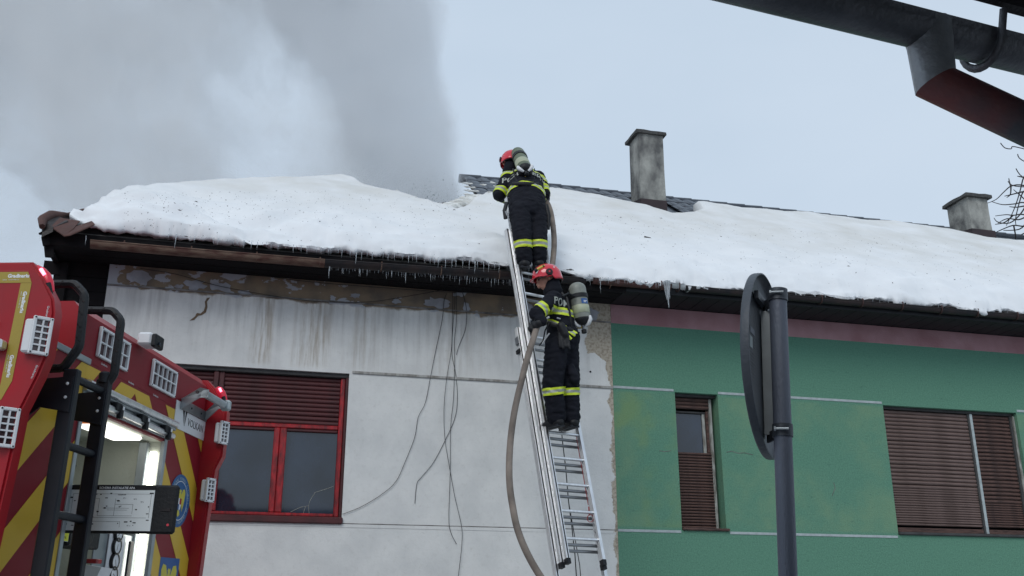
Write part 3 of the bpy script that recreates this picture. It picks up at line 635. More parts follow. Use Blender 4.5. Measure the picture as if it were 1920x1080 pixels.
# ================================================================== SNOW
LOW = [(-6.02, .36), (-5.9, .20), (-5.75, .08), (-5.6, .0), (-4.5, 0.), (-3.4, 0), (-2.3, 0), (-1.4, .03), (-.8, .02), (-.5, -.02), (.2, -.04), (1.5, -.02), (2.0, .06), (2.5, .05), (2.8, .0), (3.1, .06), (3.6, .0), (4.3, .05), (4.7, -.05), (5.1, .05), (6, .03), (10.6, 0)]
def lerp(tab, x):
    if x <= tab[0][0]: return tab[0][1]
    for (a, b), (c_, d_) in zip(tab, tab[1:]):
        if x <= c_: return b+(d_-b)*(x-a)/(c_-a)
    return tab[-1][1]
def fbm(x, y, z=0, o=4):
    return noise.fractal(Vector((x, y, z)), 1.0, 2.0, o, noise_basis='PERLIN_ORIGINAL')
def snow_pt(u, r_, rm):
    # billowy edge: folds run obliquely down the slope
    bil = 1/(1+math.exp((r_-.75)*4)); k = u*1.0
    T = .19+.07*fbm(u*.6, r_*.8, 3)+.03
    lf = 1/(1+math.exp((u+3.0)*2.5))
    fold = (.06*fbm(u*.9+r_*2.4, r_*2.6-u*.2, 1.7, 3)+.035*(1-2*abs(fbm(u*1.2+r_*3.0, r_*2.0-u*.3, 7.7, 2))))*bil*(1+1.3*lf)+.02*lf*(1-2*abs(fbm(u*3+r_*6, r_*3-u, 2.7, 3)))*bil
    aniso = noise.noise(Vector((u*.8+r_*1.6, r_*7.5-u*1.15, 3.3)))+.5*noise.noise(Vector((u*1.7+r_*2, r_*15-u*2.6, 8.1)))
    fold += .040*(1-2*abs(aniso))*math.exp(-((r_-.30)/.34)**2)*(1+.6*lf)
    sh = 1-math.exp(-(r_/.13)**.75)
    T = T*(.08+.92*sh)+fold+.004*fbm(u*6, r_*6, 5, 4)
    if u > 2.0:      # slab that has slipped: a step part-way up
        wgt = min(1, (u-2.0)/.9); rs = .50+.05*math.sin(u*.9)+.02*fbm(u*2, 0, 9)
        T += wgt*(.075*math.exp(-max(0, rs-r_)/.35) if r_ < rs else -.035*math.exp(-(r_-rs)/.5))
    # sunken trench where the firefighters have worked
    e = (rm-r_); tap = min(1, max(0, e/.22)); T = T*(.45+.55*tap)+.0
    if -2.2 < u < .4: T += .035*fbm(u*7, r_*7, 2, 4)*math.exp(-e/.5)
    if u < -5.2: T *= .6+.4*min(1, (u+6.05)/.6)
    return max(T, .025)
def snow():
    mb = MB(); U0, U1 = -6.02, 10.55; nu = 900; vs = []; cols = 0
    ts = [0, .006, .014, .025, .04, .06, .085, .115, .15, .19, .235, .285, .34, .40, .46, .53, .60, .68, .76, .84, .90, .95, .985, 1]
    ts2 = [(i/54)**1.35 for i in range(55)]
    for i in range(nu+1):
        u = U0+(U1-U0)*i/nu; lo = lerp(LOW, u); rm = max(rmax(u), lo+.12)
        edge = .045*fbm(u*3, 0, 4, 5)+.035*fbm(u*13, 0, 6, 4)
        ring = []
        base_r = -.045+lo*1.0
        zl = EZ+.012+max(0, lo)*math.tan(PR)+edge*.6-.055/(1+math.exp(-(u+.75)*9))
        if u > -5.3 and lo <= .1: zl += (lo if lo < 0 else lo*.3)
        # underside then rounded lip
        ring.append((.07+max(lo, 0), zl+.015)); ring.append((base_r+.035, zl)); ring.append((base_r+.012+edge*.3, zl+.006)); ring.append((base_r+.0+edge*.5, zl+.028))
        z0 = None
        for t in ts2:
            r_ = base_r+(rm-base_r)*t
            T = snow_pt(u, max(r_-base_r, 0), rm-base_r); z = EZ+r_*math.tan(PR)+T+.02-.055/(1+math.exp(-(u+.75)*9))*max(0, 1-t*4)
            ring.append((r_, z))
        ring.append((rm+.02, EZ+(rm+.02)*math.tan(PR)+.005))
        if i == 0: cols = len(ring)
        for r_, z in ring: vs.append(H(u+.0*r_, EO-r_, z))
    fs = [(i*cols+j, i*cols+j+1, (i+1)*cols+j+1, (i+1)*cols+j) for i in range(nu) for j in range(cols-1)]
    mb.add(vs, fs)
    me = mb.mesh('snow', 'snow', 80)
    # fluffy relief
    for v in me.vertices:
        c = v.co; a = c.x*5; k = max(0., 1-(c.z-5.3)/.55)
        v.co += noise.noise_vector(Vector((c.x*4.5+c.y*3, c.y*4, c.z*9)))*(.028*k)+noise.noise_vector(Vector((c.x*9+c.y*5, c.y*9, c.z*12)))*(.0015+.017*k**2)+noise.noise_vector(Vector((c.x*24+c.y*9, c.y*24, c.z*30)))*(.0004+.012*k**2)
    return obj('snow', me, None, label='thick melting snow blanket lying on the roof of both houses', cat='snow', kind='stuff')
sn = snow(); sn.matrix_world = HM
# lumps of dug-out snow beside the hole
lm = MB(); rnd = random.Random(4)
for i in range(420):
    px, py = rnd.uniform(820, 945), 0
    py = {0: 0}.get(1, 0); t = (px-820)/125
    py = 397-24*math.sin(min(1, t*1.5)*math.pi/2)+rnd.uniform(-2, 15)*(.35+.65*t)
    u, r_ = slope(px, py, .12); 
    bm = bmesh.new(); bmesh.ops.create_icosphere(bm, subdivisions=1, radius=rnd.uniform(.02, .075))
    for v in bm.verts: v.co = Vector((v.co.x*1.2, v.co.y, v.co.z*.8))+noise.noise_vector(v.co*30+Vector((i, 0, 0)))*.02+Vector(H(u, EO-r_, EZ+r_*math.tan(PR)+.14))
    lm.frombm(bm); bm.free()
o = lm.build('snow_lumps', 'snow_dirty', None, 60, label='yellowish broken snow lumps heaped beside the smoking hole', cat='snow lumps', kind='stuff'); o.matrix_world = HM
sb = MB()
for i in range(46):
    px, py = rnd.uniform(874, 936), rnd.uniform(340, 380); u, r_ = slope(px, py, .02)
    if r_ > RIDGE_R-.1 or u > -.02: continue
    r_ = round(r_/(TE*math.cos(PR)))*TE*math.cos(PR)+rnd.uniform(-.02, .03); L = rnd.uniform(.03, .09); sb.tube([H(u-L, EO-r_, EZ+r_*math.tan(PR)+.035), H(u, EO-r_-.01, EZ+r_*math.tan(PR)+.040), H(u+L, EO-r_, EZ+r_*math.tan(PR)+.035)], [.006, .020, .006], 7, flat=.6)
o = sb.build('snow_remnants', 'snow_dirty', None, 60, label='snow remnants caught on the bare tiles left of the upper firefighter', cat='snow remnants', kind='stuff'); o.matrix_world = HM
# soot flecks on the snow
sbvh = BVHTree.FromObject(sn, bpy.context.evaluated_depsgraph_get())
fl = MB(); rnd = random.Random(9); HI = HM.inverted()
for i in range(1500):
    px = rnd.uniform(230, 1900); q = rnd.random()
    top = 345+(px-600)*.085 if px > 640 else 350; py = top+8+abs(rnd.gauss(0, .42))*110
    if 900 < px < 1040 and rnd.random() < .6: continue
    r_ = HI.to_3x3() @ ray(px, py); org = HI @ CAM; h_ = sbvh.ray_cast(org, r_.normalized())
    if h_[0] is None: continue
    p, nn = h_[0], h_[1]; s = rnd.uniform(.002, .0065)*(2.0 if rnd.random() < .04 else 1); a = rnd.uniform(0, 6)
    x = nn.orthogonal().normalized(); y = nn.cross(x); X = x*math.cos(a)+y*math.sin(a); Y = nn.cross(X); el = rnd.choice((1, 1, 2))
    b = len(fl.v); fl.add([p+X*s*el, p+Y*s*.6, p-X*s*el, p-Y*s*.6, p+nn*s*.8], [(0, 1, 4), (1, 2, 4), (2, 3, 4), (3, 0, 4)])
o = fl.build('soot_flecks', 'ash', None, label='dark soot flecks scattered over the roof snow', cat='soot', kind='stuff'); o.matrix_world = HM
# scraps: short bark-like strip on snow near chimney and the charred board ends at the hole
def scrap(px, py, L, wd, ang, label, m='board', lift=.26):
    u, r_ = slope(px, py, lift); p = W(u, EO-r_, EZ+r_*math.tan(PR)+lift); mb = MB()
    mb.bbox((-L/2, -wd/2, -.008), (L/2, wd/2, .008), .003); o = mb.build('wood_scrap', m, None, label=label, cat='wood scrap'); o.location = p
    o.rotation_euler = (PR, ang, AW+.1); return o
scrap(1214, 445, .09, .016, .1, 'dark splinter lying on the snow below the square chimney')
scrap(817, 424, .05, .014, 0, 'small dark splinter on the snow left of the upper firefighter')
u, r_ = slope(738, 368, .1); mb = MB(); P0 = at(718, 369, 0)
u, z = hw(738, 369, -2.6)
b = MB(); b.hexa([(0, 0, -.1), (.24, .06, -.1), (.24, .16, -.1), (0, .1, -.1), (.02, 0, -.02), (.22, .05, .115), (.22, .15, .115), (.02, .1, -.02)])
o = b.build('roof_board', 'board', None, label='charred board end with snow sticking up at the edge of the roof hole', cat='board'); o.location = W(u-.12, -2.6, z); o.rotation_euler = (0, 0, AW)
s_ = MB(); s_.hexa([(.0, -.004, -.02), (.22, .05, .115), (.22, .15, .115), (.0, .1, -.02), (.03, 0, .02), (.17, .05, .145), (.17, .15, .145), (.03, .1, .02)]); s_.build('snow_crust', 'snow_dirty', o)
# broken rafters at the rim of the hole
for i, (px, py, dx, dy) in enumerate(((810, 387, 12, -4), (836, 391, 16, -9), (852, 385, 20, -5), (826, 384, 10, -2))):
    u, r_ = slope(px, py, .05); u2, r2 = slope(px+dx, py+dy, .05); mb = MB()
    mb.tube([W(u, EO-r_, EZ+r_*math.tan(PR)+.05), W(u2, EO-r2, EZ+r2*math.tan(PR)+.06)], .022, 4)
    mb.build('broken_batten', 'board', None, label=('charred batten poking from the hole rim, %s' % ('leftmost one', 'third from left', 'rightmost and longest', 'second from left')[i]), cat='batten', group='charred battens at the hole')

# ================================================================== ICICLES
def icicle_mesh(L, r0, seed):
    rnd = random.Random(seed); mb = MB(); pts, rs = [], []; n = 6; x = y = 0
    for i in range(n+1):
        t = i/n; x += rnd.uniform(-.0025, .0025); y += rnd.uniform(-.0025, .0025); pts.append((x, y, .012-L*t)); rs.append(max(.0008, r0*(1-t)**.8*(1+rnd.uniform(-.15, .2))))
    mb.tube(pts, rs, 6, up=(1, 0, 0)); return mb.mesh('icicle', 'ice', 60)
IC = [icicle_mesh(.035+.010*i, .0026+.0004*i, i) for i in range(12)]
rnd = random.Random(3)
for i in range(64):           # fringe on the tile edge of the white house
    u = -5.0+3.9*(i+rnd.random()*.8)/64; k = min(11, int(rnd.random()*5+5*max(0, (u+4.6)/3.5)))
    if rnd.random() < .12: k = 11
    obj('icicle', IC[k], None, W(u, .63+rnd.uniform(-.015, .01), 5.368), label=('long' if k > 7 else 'short')+' icicle on the white house tile edge '+('above the red window' if u < -3.05 else 'between the red window and the loose cables' if u < -2.0 else 'between the loose cables and the ladder'), cat='icicle', group='icicles on the tile edge')
for i in range(84):           # fringe under the gutter
    u = -3.35+2.45*(i+rnd.random()*.9)/84; k = min(11, int(abs(rnd.gauss(0, 4))))
    obj('icicle', IC[k], None, W(u, .545+rnd.uniform(-.02, .02), 5.198+.013*(u+3.4)), label=('long' if k > 6 else 'tiny' if k < 3 else 'middling')+' icicle under the dark gutter '+('over the end of the red window' if u < -2.95 else 'left of the loose cables' if u < -2.1 else 'near the loose cables' if u < -1.6 else 'next to the ladder'), cat='icicle', group='icicles under the gutter')
for i in range(26):
    u = -.55+1.0*(i+rnd.random())/26; obj('icicle', IC[int(rnd.random()*5)], None, W(u, .66, 5.30), label='tiny icicle on the frosty eave right of the ladder', cat='icicle', group='icicles right of the ladder')
for i in range(30):
    u = 2.0+4.0*(i+rnd.random())/30; obj('icicle', IC[int(rnd.random()*6)], None, W(u, .60, 5.335), label='small icicle between tile edge and gutter of the green house', cat='icicle', group='icicles on the green house eave')
for (px, py, L, r0, lb) in ((161, 444, .10, .005, 'lone icicle under the brown corner tiles at the left end of the eave'), (618+0, 502, .13, .006, 'long icicle under the gutter above the right end of the red window'), (1126, 522, .19, .006, 'slim icicle hanging from the red-brown gutter beside the air cylinder'), (1106, 516, .13, .005, 'icicle nearest the air cylinder of the lower firefighter')):
    u, z = hw(px, py, .62); obj('icicle', icicle_mesh(L, r0, px), None, W(u, .62, z), label=lb, cat='icicle')
u, z = hw(1250, 531, .63); mb = MB(); rnd = random.Random(2)
for dx, L, r0 in ((-.032, .235, .012), (.0, .33, .019), (.022, .22, .014), (.036, .11, .009)):
    pts, rs = [], []; n = 14
    for i in range(n+1):
        t = i/n; pts.append((dx*(1-t*.4)+.012*t+rnd.uniform(-.002, .002), rnd.uniform(-.003, .003), .03-L*t)); rs.append(max(.001, r0*(1-t)**.6*(1+rnd.uniform(-.2, .25))))
    mb.tube(pts, rs, 8, up=(1, 0, 0))
mb.build('icicle', 'ice', None, 60, loc=W(u, .63, z), label='biggest icicle cluster hanging at the gutter joint over the pink frieze', cat='icicle')

# ================================================================== CABLES
def cable(pts, label, r_=.0028, off=.012, nm='cable'):
    P = []
    for i, (x, y) in enumerate(pts):
        u, z = hw(x, y, off); P.append(Vector(W(u, off, z)))
    Q = []
    for i in range(len(P)-1):
        p0, p1, p2, p3 = P[max(i-1, 0)], P[i], P[i+1], P[min(i+2, len(P)-1)]
        for k in range(5):
            t = k/5; Q.append(.5*((2*p1)+(p2-p0)*t+(2*p0-5*p1+4*p2-p3)*t*t+(3*p1-p0-3*p2+p3)*t**3))
    Q.append(P[-1]); o0 = Q[0].copy(); mb = MB(); mb.tube([q-o0 for q in Q], r_, 6); return mb.build(nm, 'wire', None, 60, loc=o0, label=label, cat='cable')
def cc(L): return [(640+a/2, 540+b/2) for a, b in L]
cable(cc([(395, 20), (385, 50), (378, 120), (355, 230), (335, 330), (315, 430), (288, 485), (275, 560), (240, 650), (205, 725), (150, 775), (75, 820), (5, 848)]), 'loose cable sweeping down left to the corner of the red window')
cable(cc([(418, 0), (418, 30), (416, 150), (412, 235), (395, 340), (385, 450), (388, 560), (400, 640), (425, 780), (450, 890), (452, 960), (438, 1085)]), 'longest loose cable, hanging from the eave out of the bottom of the picture', off=.02)
cable(cc([(430, 0), (432, 110), (424, 200), (425, 280), (420, 420), (410, 520), (408, 700), (403, 860), (410, 915), (432, 960)]), 'loose cable ending in a short hook just below the lower wall groove', off=.016)
cable(cc([(425, 0), (425, 60), (414, 230), (430, 330), (435, 420), (425, 490), (390, 570), (345, 655), (300, 710), (283, 735), (276, 808)]), 'grey loose cable bending left to a free end in the middle of the white wall', off=.008)
cable(cc([(440, 0), (455, 20), (470, 85), (465, 155), (440, 220), (432, 250)]), 'short loose cable curling right below the icicles', r_=.003)
cable([(262, 503), (330, 514), (410, 536), (520, 556), (600, 566), (690, 566), (760, 556), (850, 540)], 'thin cable slung along the peeling band under the white eave', r_=.003, off=.03)
cable([(300, 497), (420, 507), (560, 526), (700, 538), (850, 548), (950, 548)], 'upper thin cable running just beneath the white eave', r_=.003, off=.05)
# ================================================================== FIRE ENGINE
TT, TL = R(4.6), R(1.0)
E1 = Vector((math.sin(TT), math.cos(TT), 0)); E2 = Vector((math.cos(TT), -math.sin(TT), 0))
E2L = E2*math.cos(TL)-ZZ*math.sin(TL); E3L = ZZ*math.cos(TL)+E2*math.sin(TL)
TO = Vector((-2.84767, .22911, 0))
TM = Matrix((E2L, E1, E3L)).transposed().to_4x4(); TM.translation = TO
TI = TM.inverted()
def tr(px, py, off=0):                      # pixel on a plane parallel to the rear face -> (off, s, h)
    q = hit(px, py, TO+E2L*off, E2L); return TI @ q
def tsd(px, py, s):
    q = hit(px, py, TO+E1*s, E1); return TI @ q
tk = thing('fire_engine', 'red fire engine with yellow chevrons, open lit rear pump locker and roof ladder', 'fire engine', TM)
def tb(nm, a, b, m, c=.006, parent=tk, smooth=False):
    x = MB(); x.bbox(a, b, c); return x.build(nm, m, parent, smooth)
NP = [(.013, 3.336), (.075, 3.265), (.157, 3.14), (.175, 3.07), (.175, 2.85), (.150, 2.75), (.115, 2.648), (.092, 2.581), (.086, 2.39), (.062, 1.9), (.02, 1.0), (0, .62)]
def post(nm, s0, s1, poly, m='truck_red', xback=-.35, bev=.012):
    pl = [(xback, s0, .62), (xback, s0, poly[0][1])]+[(a, s0, b) for a, b in poly]
    mb = MB(); mb.prism(pl, (0, s1-s0, 0)); bm = bmesh.new(); bm.from_mesh(mb.mesh('x', m)); bmesh.ops.bevel(bm, geom=[e for e in bm.edges if e.is_manifold and e.calc_face_angle(0) > .9], offset=bev, segments=2, affect='EDGES')
    o_ = MB(); o_.frombm(bm); bm.free(); return o_.build(nm, m, tk, 30)
post('corner_post', 4.50, 4.59, NP, xback=-.36)
FPp = [(-.018, 3.315), (.045, 3.252), (.155, 3.08), (.158, 3.02), (.158, 2.755), (.117, 2.66), (.098, 2.42), (.085, 1.93), (.04, 1.0), (0, .62)]
post('corner_post', 6.975, 7.06, FPp, xback=-.30)
tb('side_panel', (-6.2, 4.505, .62), (-.362, 4.58, 3.334), 'truck_red', .01)
tb('side_panel', (-6.2, 6.98, .62), (-.302, 7.055, 3.31), 'truck_red', .01)
tb('roof_deck', (-6.2, 4.581, 2.90), (-.031, 6.974, 2.985), 'truck_red')
tb('chassis', (-6.1, 4.7, .45), (-.05, 6.85, .619), 'black')
tb('cab', (-8.3, 4.52, .55), (-6.25, 7.04, 3.1), 'truck_red', .12)
for x_ in (-7.2, -2.3):
    for y_ in (4.5, 6.75):
        wl = MB(); wl.lathe([(.30, 0), (.50, .02), (.52, .08), (.52, .24), (.50, .30), (.30, .32)], frame_m((x_, y_, .52), (1, 0, 0), (0, 0, 1), (0, 1, 0)) if False else Matrix.Translation((x_, y_, .52)) @ Matrix.Rotation(R(-90), 4, 'X'), 28); wl.build('wheel', 'black', tk, 30)
# side crease lines and yellow tape with print
for a, b in ((-.40, -.395), (-.16, -.157)): tb('panel_seam', (a, 4.4975, .7), (b, 4.5, 3.28), 'truck_dkred', .0005)
sm = MB(); sm.prism([(-.36, 4.4995, 3.285), (.004, 4.4995, 3.285), (-.0, 4.508, 3.332), (-.36, 4.508, 3.332)], (0, .002, 0)); sm.build('roof_rail', 'truck_red', tk)
tp = MB(); q = [(-6.1, 3.28), (.004, 3.28), (.032, 3.222), (-6.1, 3.222)]; tp.prism([(a, 4.4995, b) for a, b in q], (0, -.0015, 0)); tp.build('marking_tape', 'tape_yel', tk)
tp = MB(); q = [(-.024, 3.2205), (.0325, 3.2205), (.023, 2.721), (-.015, 2.627), (-.034, 2.627)]; tp.prism([(a, 4.4995, b) for a, b in q], (0, -.0015, 0)); tp.build('marking_tape', 'tape_yel', tk)
FX = lambda x, s, h: frame_m((x, s, h), (1, 0, 0), (0, 0, 1))
def FV(x, s, h): return frame_m((x, s, h), (0, 0, -1), (1, 0, 0))
text('Gradinariu', .026, FX(-.098, 4.4975, 3.250), 'white', tk, bold=.0012, ext=.0004); text('salvare    tel 0264 000 112', .008, FX(-.122, 4.4975, 3.236), 'white', tk, ext=.0003)
text('Gradinariu', .026, FV(.0, 4.4975, 3.176), 'white', tk, bold=.0012, ext=.0004); text('salvare    tel 0264 000 112', .008, FV(-.013, 4.4975, 3.176), 'white', tk, ext=.0003)
text('Gradinariu', .026, FV(-.008, 4.4975, 2.85), 'white', tk, bold=.0012, ext=.0004); text('salvare    tel 0264 000 112', .008, FV(-.020, 4.4975, 2.85), 'white', tk, ext=.0003)
text('Gradinariu', .016, FV(.136, 4.4985, 3.10), 'white', tk, ext=.0003)
text('Gradinariu', .016, frame_m((.132, 4.4985, 2.80), (-.25, 0, -1), (1, 0, -.25)), 'white', tk, ext=.0003)
tb('side_rail', (-5, 4.44, 2.868), (-.031, 4.5, 2.918), 'alu', .01); tb('side_handle', (-.9, 4.46, 2.997), (-.109, 4.5, 3.036), 'alu', .008)
# rear panel
rp = MB(); HS0, HS1, HH0, HH1 = 5.215, 6.36, .95, 2.75
for s0, s1, h0, h1 in ((4.591, HS0, .62, 3.0), (HS1, 6.974, .62, 3.0), (HS0, HS1, HH1, 3.0), (HS0, HS1, .62, HH0)): rp.box((-.03, s0, h0), (0, s1, h1))
rp.build('rear_panel', 'truck_dkred', tk)
bk = MB(); bk.prism([(0, 5.07, 3.003), (0, 5.07, 3.255), (-.055, 5.07, 3.312), (-1.2, 5.07, 3.312), (-1.2, 5.07, 3.003)], (0, 1.875, 0)); bk.build('roof_box', 'truck_red', tk)
bp_ = MB(); bp_.box((.0005, 5.072, 3.0), (.002, 6.943, 3.25)); bp_.build('roof_box_cover', 'truck_dkred', tk)
tb('edge_strip', (-.06, 4.591, 2.985), (.012, 5.235, 3.02), 'galv', .004)
def clip(poly, f):
    out_ = []
    for i in range(len(poly)):
        a, b = poly[i], poly[(i+1) % len(poly)]; fa, fb_ = f(a), f(b)
        if fa >= 0: out_.append(a)
        if (fa >= 0) != (fb_ >= 0): t = fa/(fa-fb_); out_.append((a[0]+(b[0]-a[0])*t, a[1]+(b[1]-a[1])*t))
    return out_
SC = 5.83
for x0, x1, y0, y1 in ((4.593, 5.205, .64, 2.983), (5.2055, SC, 2.905, 2.983), (SC, 6.3745, 2.905, 2.983), (6.376, 6.972, .64, 2.983)):
    sg = -1 if x1 <= SC+.001 else 1
    for j in range(-3, 6):
        a, b = 2.955-.485*j, 3.18-.485*j
        p = [(x0, y0), (x1, y0), (x1, y1), (x0, y1)]
        v_ = lambda q: q[1]+sg*(q[0]-SC)
        p = clip(p, lambda q: v_(q)-a)
        if len(p) > 2: p = clip(p, lambda q: b-v_(q))
        if len(p) > 2 and max(q[1] for q in p)-min(q[1] for q in p) > .01:
            mb = MB(); mb.prism([(.0005, s, h) for s, h in p], (.0018, 0, 0)); mb.build('chevron', 'truck_yel', tk)
# warning lights in white grilles
def grille(mtx, w_, h_, nx, ny, back=True):
    f = MB(); t = .016; b_ = .0075
    f.bbox((0, 0, 0), (t, h_, .02), .003); f.bbox((w_-t, 0, 0), (w_, h_, .02), .003); f.bbox((t, 0, 0), (w_-t, t, .02), .003); f.bbox((t, h_-t, 0), (w_-t, h_, .02), .003)
    for i in range(1, nx): x = t+(w_-2*t)*i/nx; f.box((x-b_/2, t, .004), (x+b_/2, h_-t, .017))
    for i in range(1, ny): y = t+(h_-2*t)*i/ny; f.box((t, y-b_/2, .005), (w_-t, y+b_/2, .0175))
    o = f.build('warning_light', 'white', tk); o.matrix_local = mtx
    l = MB(); l.box((t, t, -.004), (w_-t, h_-t, .003)); l.build('lens', 'lens', o)
    bo = MB()
    for x in (t/2, w_-t/2):
        for y in (t/2, h_-t/2): bo.lathe([(.004, .02), (.004, .0225)], Matrix.Translation((x, y, 0)), 8)
    bo.build('bolt', 'black', o); return o
RF = lambda s, h, off=.003: frame_m((off, s, h), (0, 1, 0), (0, 0, 1))
grille(RF(5.278, 3.05), .378, .176, 5, 2); grille(RF(5.998, 3.047), .378, .175, 5, 2)
def F45(x, s, h): return frame_m((x, s, h), (.72, .69, 0), (0, 0, 1))
for (h0, h1, xo) in ((2.845, 3.035, .104), (2.395, 2.585, .016)):
    b = MB(); b.bbox((xo-.045, 4.455, h0+.01), (xo+.004, 4.505, h1-.012), .008); b.build('lamp_housing', 'white', tk)
    grille(F45(xo-.002, 4.452, h0), .092, h1-h0, 2, 5)
for (h0, h1, xo) in ((2.835, 3.0, .140), (2.425, 2.592, .085)):
    b = MB(); b.bbox((xo-.035, 6.92, h0+.01), (xo, 6.974, h1-.012), .008); b.build('lamp_housing', 'white', tk)
    o = grille(frame_m((xo, 6.915, h0), (.42, .9, 0), (0, 0, 1)), .082, h1-h0, 2, 5)
# beacons on the corner posts
def beacon(s0, pts):
    mb = MB(); P = [Vector((a, s0, b)) for a, b in pts]; mb.tube(P, [.010, .019, .021, .018, .009], 10, flat=1.6, up=(0, 1, 0)); o = mb.build('beacon', 'strobe', tk, 60)
    c = MB(); c.tube([P[1]+Vector((.012, -.018, .008)), P[2]+Vector((.008, -.02, .006))], [.010, .009], 8); c.build('beacon_lamp', 'strobe_hot', o, 60)
    d_ = MB(); d_.tube([P[3]+Vector((.004, -.01, 0)), P[4]+Vector((.01, -.008, -.03))], [.016, .008], 8); d_.build('beacon_base', 'black', o, 60)
beacon(4.535, [(.02, 3.318), (.045, 3.292), (.075, 3.262), (.10, 3.225), (.125, 3.185)])
beacon(7.0, [(.055, 3.262), (.07, 3.245), (.09, 3.22), (.11, 3.19), (.135, 3.15)])
# reversing camera on the roof edge
cm = MB(); cm.bbox((.01, 5.735, 3.245), (.10, 5.86, 3.325), .012); co_ = cm.build('reversing_camera', 'white', tk)
c2 = MB(); c2.bbox((.101, 5.735, 3.232), (.135, 5.855, 3.315), .008); c2.build('camera_hood', 'black', co_)
c2 = MB(); c2.lathe([(.014, 0), (.014, .01)], frame_m((.135, 5.78, 3.255), (0, 1, 0), (0, 0, 1)), 12); c2.build('camera_lens', 'glass', co_)
for s, h in ((5.42, 3.022), (5.78, 3.0)): pass
text('Gradinariu', .018, RF(5.36, 3.022), 'white', tk, ext=.0003); text('Gradinariu', .018, RF(5.72, 3.0), 'white', tk, ext=.0003); text('Gradinariu', .018, RF(6.08, 3.0), 'white', tk, ext=.0003)
# roller shutter head
for z, r_, o_, m in ((2.876, .022, .03, 'alu'), (2.845, .012, .02, 'steel'), (2.792, .020, .028, 'alu')):
    mb = MB(); mb.tube([(o_, 5.20, z), (o_, 6.43 if z > 2.8 else 6.40, z)], r_, 12, flat=1.0); mb.build('shutter_bar', m, tk, 50)
tb('shutter_housing', (.001, 5.2, 2.765), (.012, 6.40, 2.862), 'steel', .002)
for s in (5.52, 5.87, 6.22):
    b = MB(); b.bbox((.012, s, 2.79), (.055, s+.07, 2.838), .004); b.bbox((.03, s+.05, 2.75), (.062, s+.085, 2.83), .006); o = b.build('shutter_clip', 'black', tk)
    b = MB(); b.bbox((.063, s+.055, 2.80), (.068, s+.075, 2.822), .002); b.build('clip_pin', 'white', o)
tb('locker_jamb', (-.02, 5.207, .95), (.010, 5.243, 2.76), 'galv', .003); tb('locker_jamb', (-.02, 6.335, .95), (.010, 6.374, 2.765), 'galv', .003)
# locker lining and contents
lk = MB(); lk.box((-.62, 5.20, .9), (-.6, 6.38, 2.77)); lk.box((-.6, 5.20, .9), (-.0305, 5.214, 2.77)); lk.box((-.6, 6.361, .9), (-.0305, 6.38, 2.77)); lk.box((-.6, 5.2145, 2.751), (-.0305, 6.3605, 2.77)); lk.box((-.6, 5.2145, .9), (-.0305, 6.3605, .949))
lk.build('locker_lining', 'interior', tk)
tb('shelf_edge', (-.595, 5.22, 2.585), (-.58, 6.355, 2.592), 'steel', .001)
lp = MB(); lp.bbox((-.27, 5.62, 2.722), (-.07, 6.17, 2.750), .012); o = lp.build('locker_lamp', 'lamp', tk)
for s in (5.58, 5.99) : pass
b = MB(); b.bbox((-.20, 5.50, 2.724), (-.07, 5.618, 2.7505), .01); b.build('lamp_end', 'orange', o)
b = MB(); b.bbox((-.275, 5.50, 2.732), (-.2015, 5.618, 2.7505), .01); b.build('lamp_end', 'white', o)
tb('led_strip', (-.085, 6.335, 1.0), (-.045, 6.359, 2.68), 'led', .003); tb('inner_rail', (-.16, 6.32, 1.0), (-.10, 6.36, 2.74), 'galv', .004)
qs = tr(246, 1040, -.08).y; tb('inner_rail', (-.095, qs-.03, 1.0), (-.08, qs+.025, 2.10), 'black_paint', .004)
# pump panel behind the opening
qa, qb = tr(188, 1040, -.1).y, tr(252, 1040, -.1).y; tb('pump_panel', (-.13, qa-.05, 1.0), (-.115, qb+.03, 2.14), 'steel', .004)
gs = tr(217, 1040, -.1).y; gz = tb('gauge_panel', (-.114, gs-.10, 1.0), (-.10, gs+.105, 2.13), 'white', .006)
for i, (px, py) in enumerate(((222.6, 1000), (219, 1024), (215, 1053), (211.5, 1078))):
    q = tr(px, py, -.09); m4 = frame_m((-.0995, q.y, q.z), (0, 1, 0), (0, 0, 1))
    mb = MB(); mb.lathe([(.052, 0), (.052, .018), (.043, .020), (.043, .014)], m4, 24); o = mb.build('gauge', 'black', tk, 40)
    mb = MB(); mb.lathe([(.042, .012), (.042, .015)], m4, 24); mb.build('dial', 'white', o)
    mb = MB(); mb.box((.0165, -.002, -.028), (.0168, .002, .012)); n_o = mb.build('needle', 'black', o); n_o.matrix_local = Matrix.Translation((-.0995, q.y, q.z)) @ Matrix.Rotation(.6*i-.8, 4, 'X')
    tb('gauge_label', (-.0995, q.y-.04, q.z-.082), (-.098, q.y+.04, q.z-.062), 'label_yel', .0005)
q = tr(136, 925, -.05); lab = tb('instruction_label', (-.033, 5.245, 2.03), (-.030, 5.36, 2.335), 'white', .0005)
for z0, z1, m in ((2.30, 2.333, 'label_yel'), (2.21, 2.232, 'label_yel'), (2.032, 2.075, 'label_yel'), (2.262, 2.266, 'steel'), (2.244, 2.248, 'steel'), (2.19, 2.194, 'steel'), (2.17, 2.174, 'steel'), (2.15, 2.153, 'steel'), (2.13, 2.134, 'steel'), (2.11, 2.113, 'steel'), (2.092, 2.096, 'steel')):
    tb('label_print', (-.0299, 5.248, z0), (-.0292, 5.357, z1), m, .0002, parent=lab)
text('POMPA', .022, frame_m((-.0292, 5.262, 2.042), (0, 1, 0), (0, 0, 1)), 'black', lab, ext=.0004)
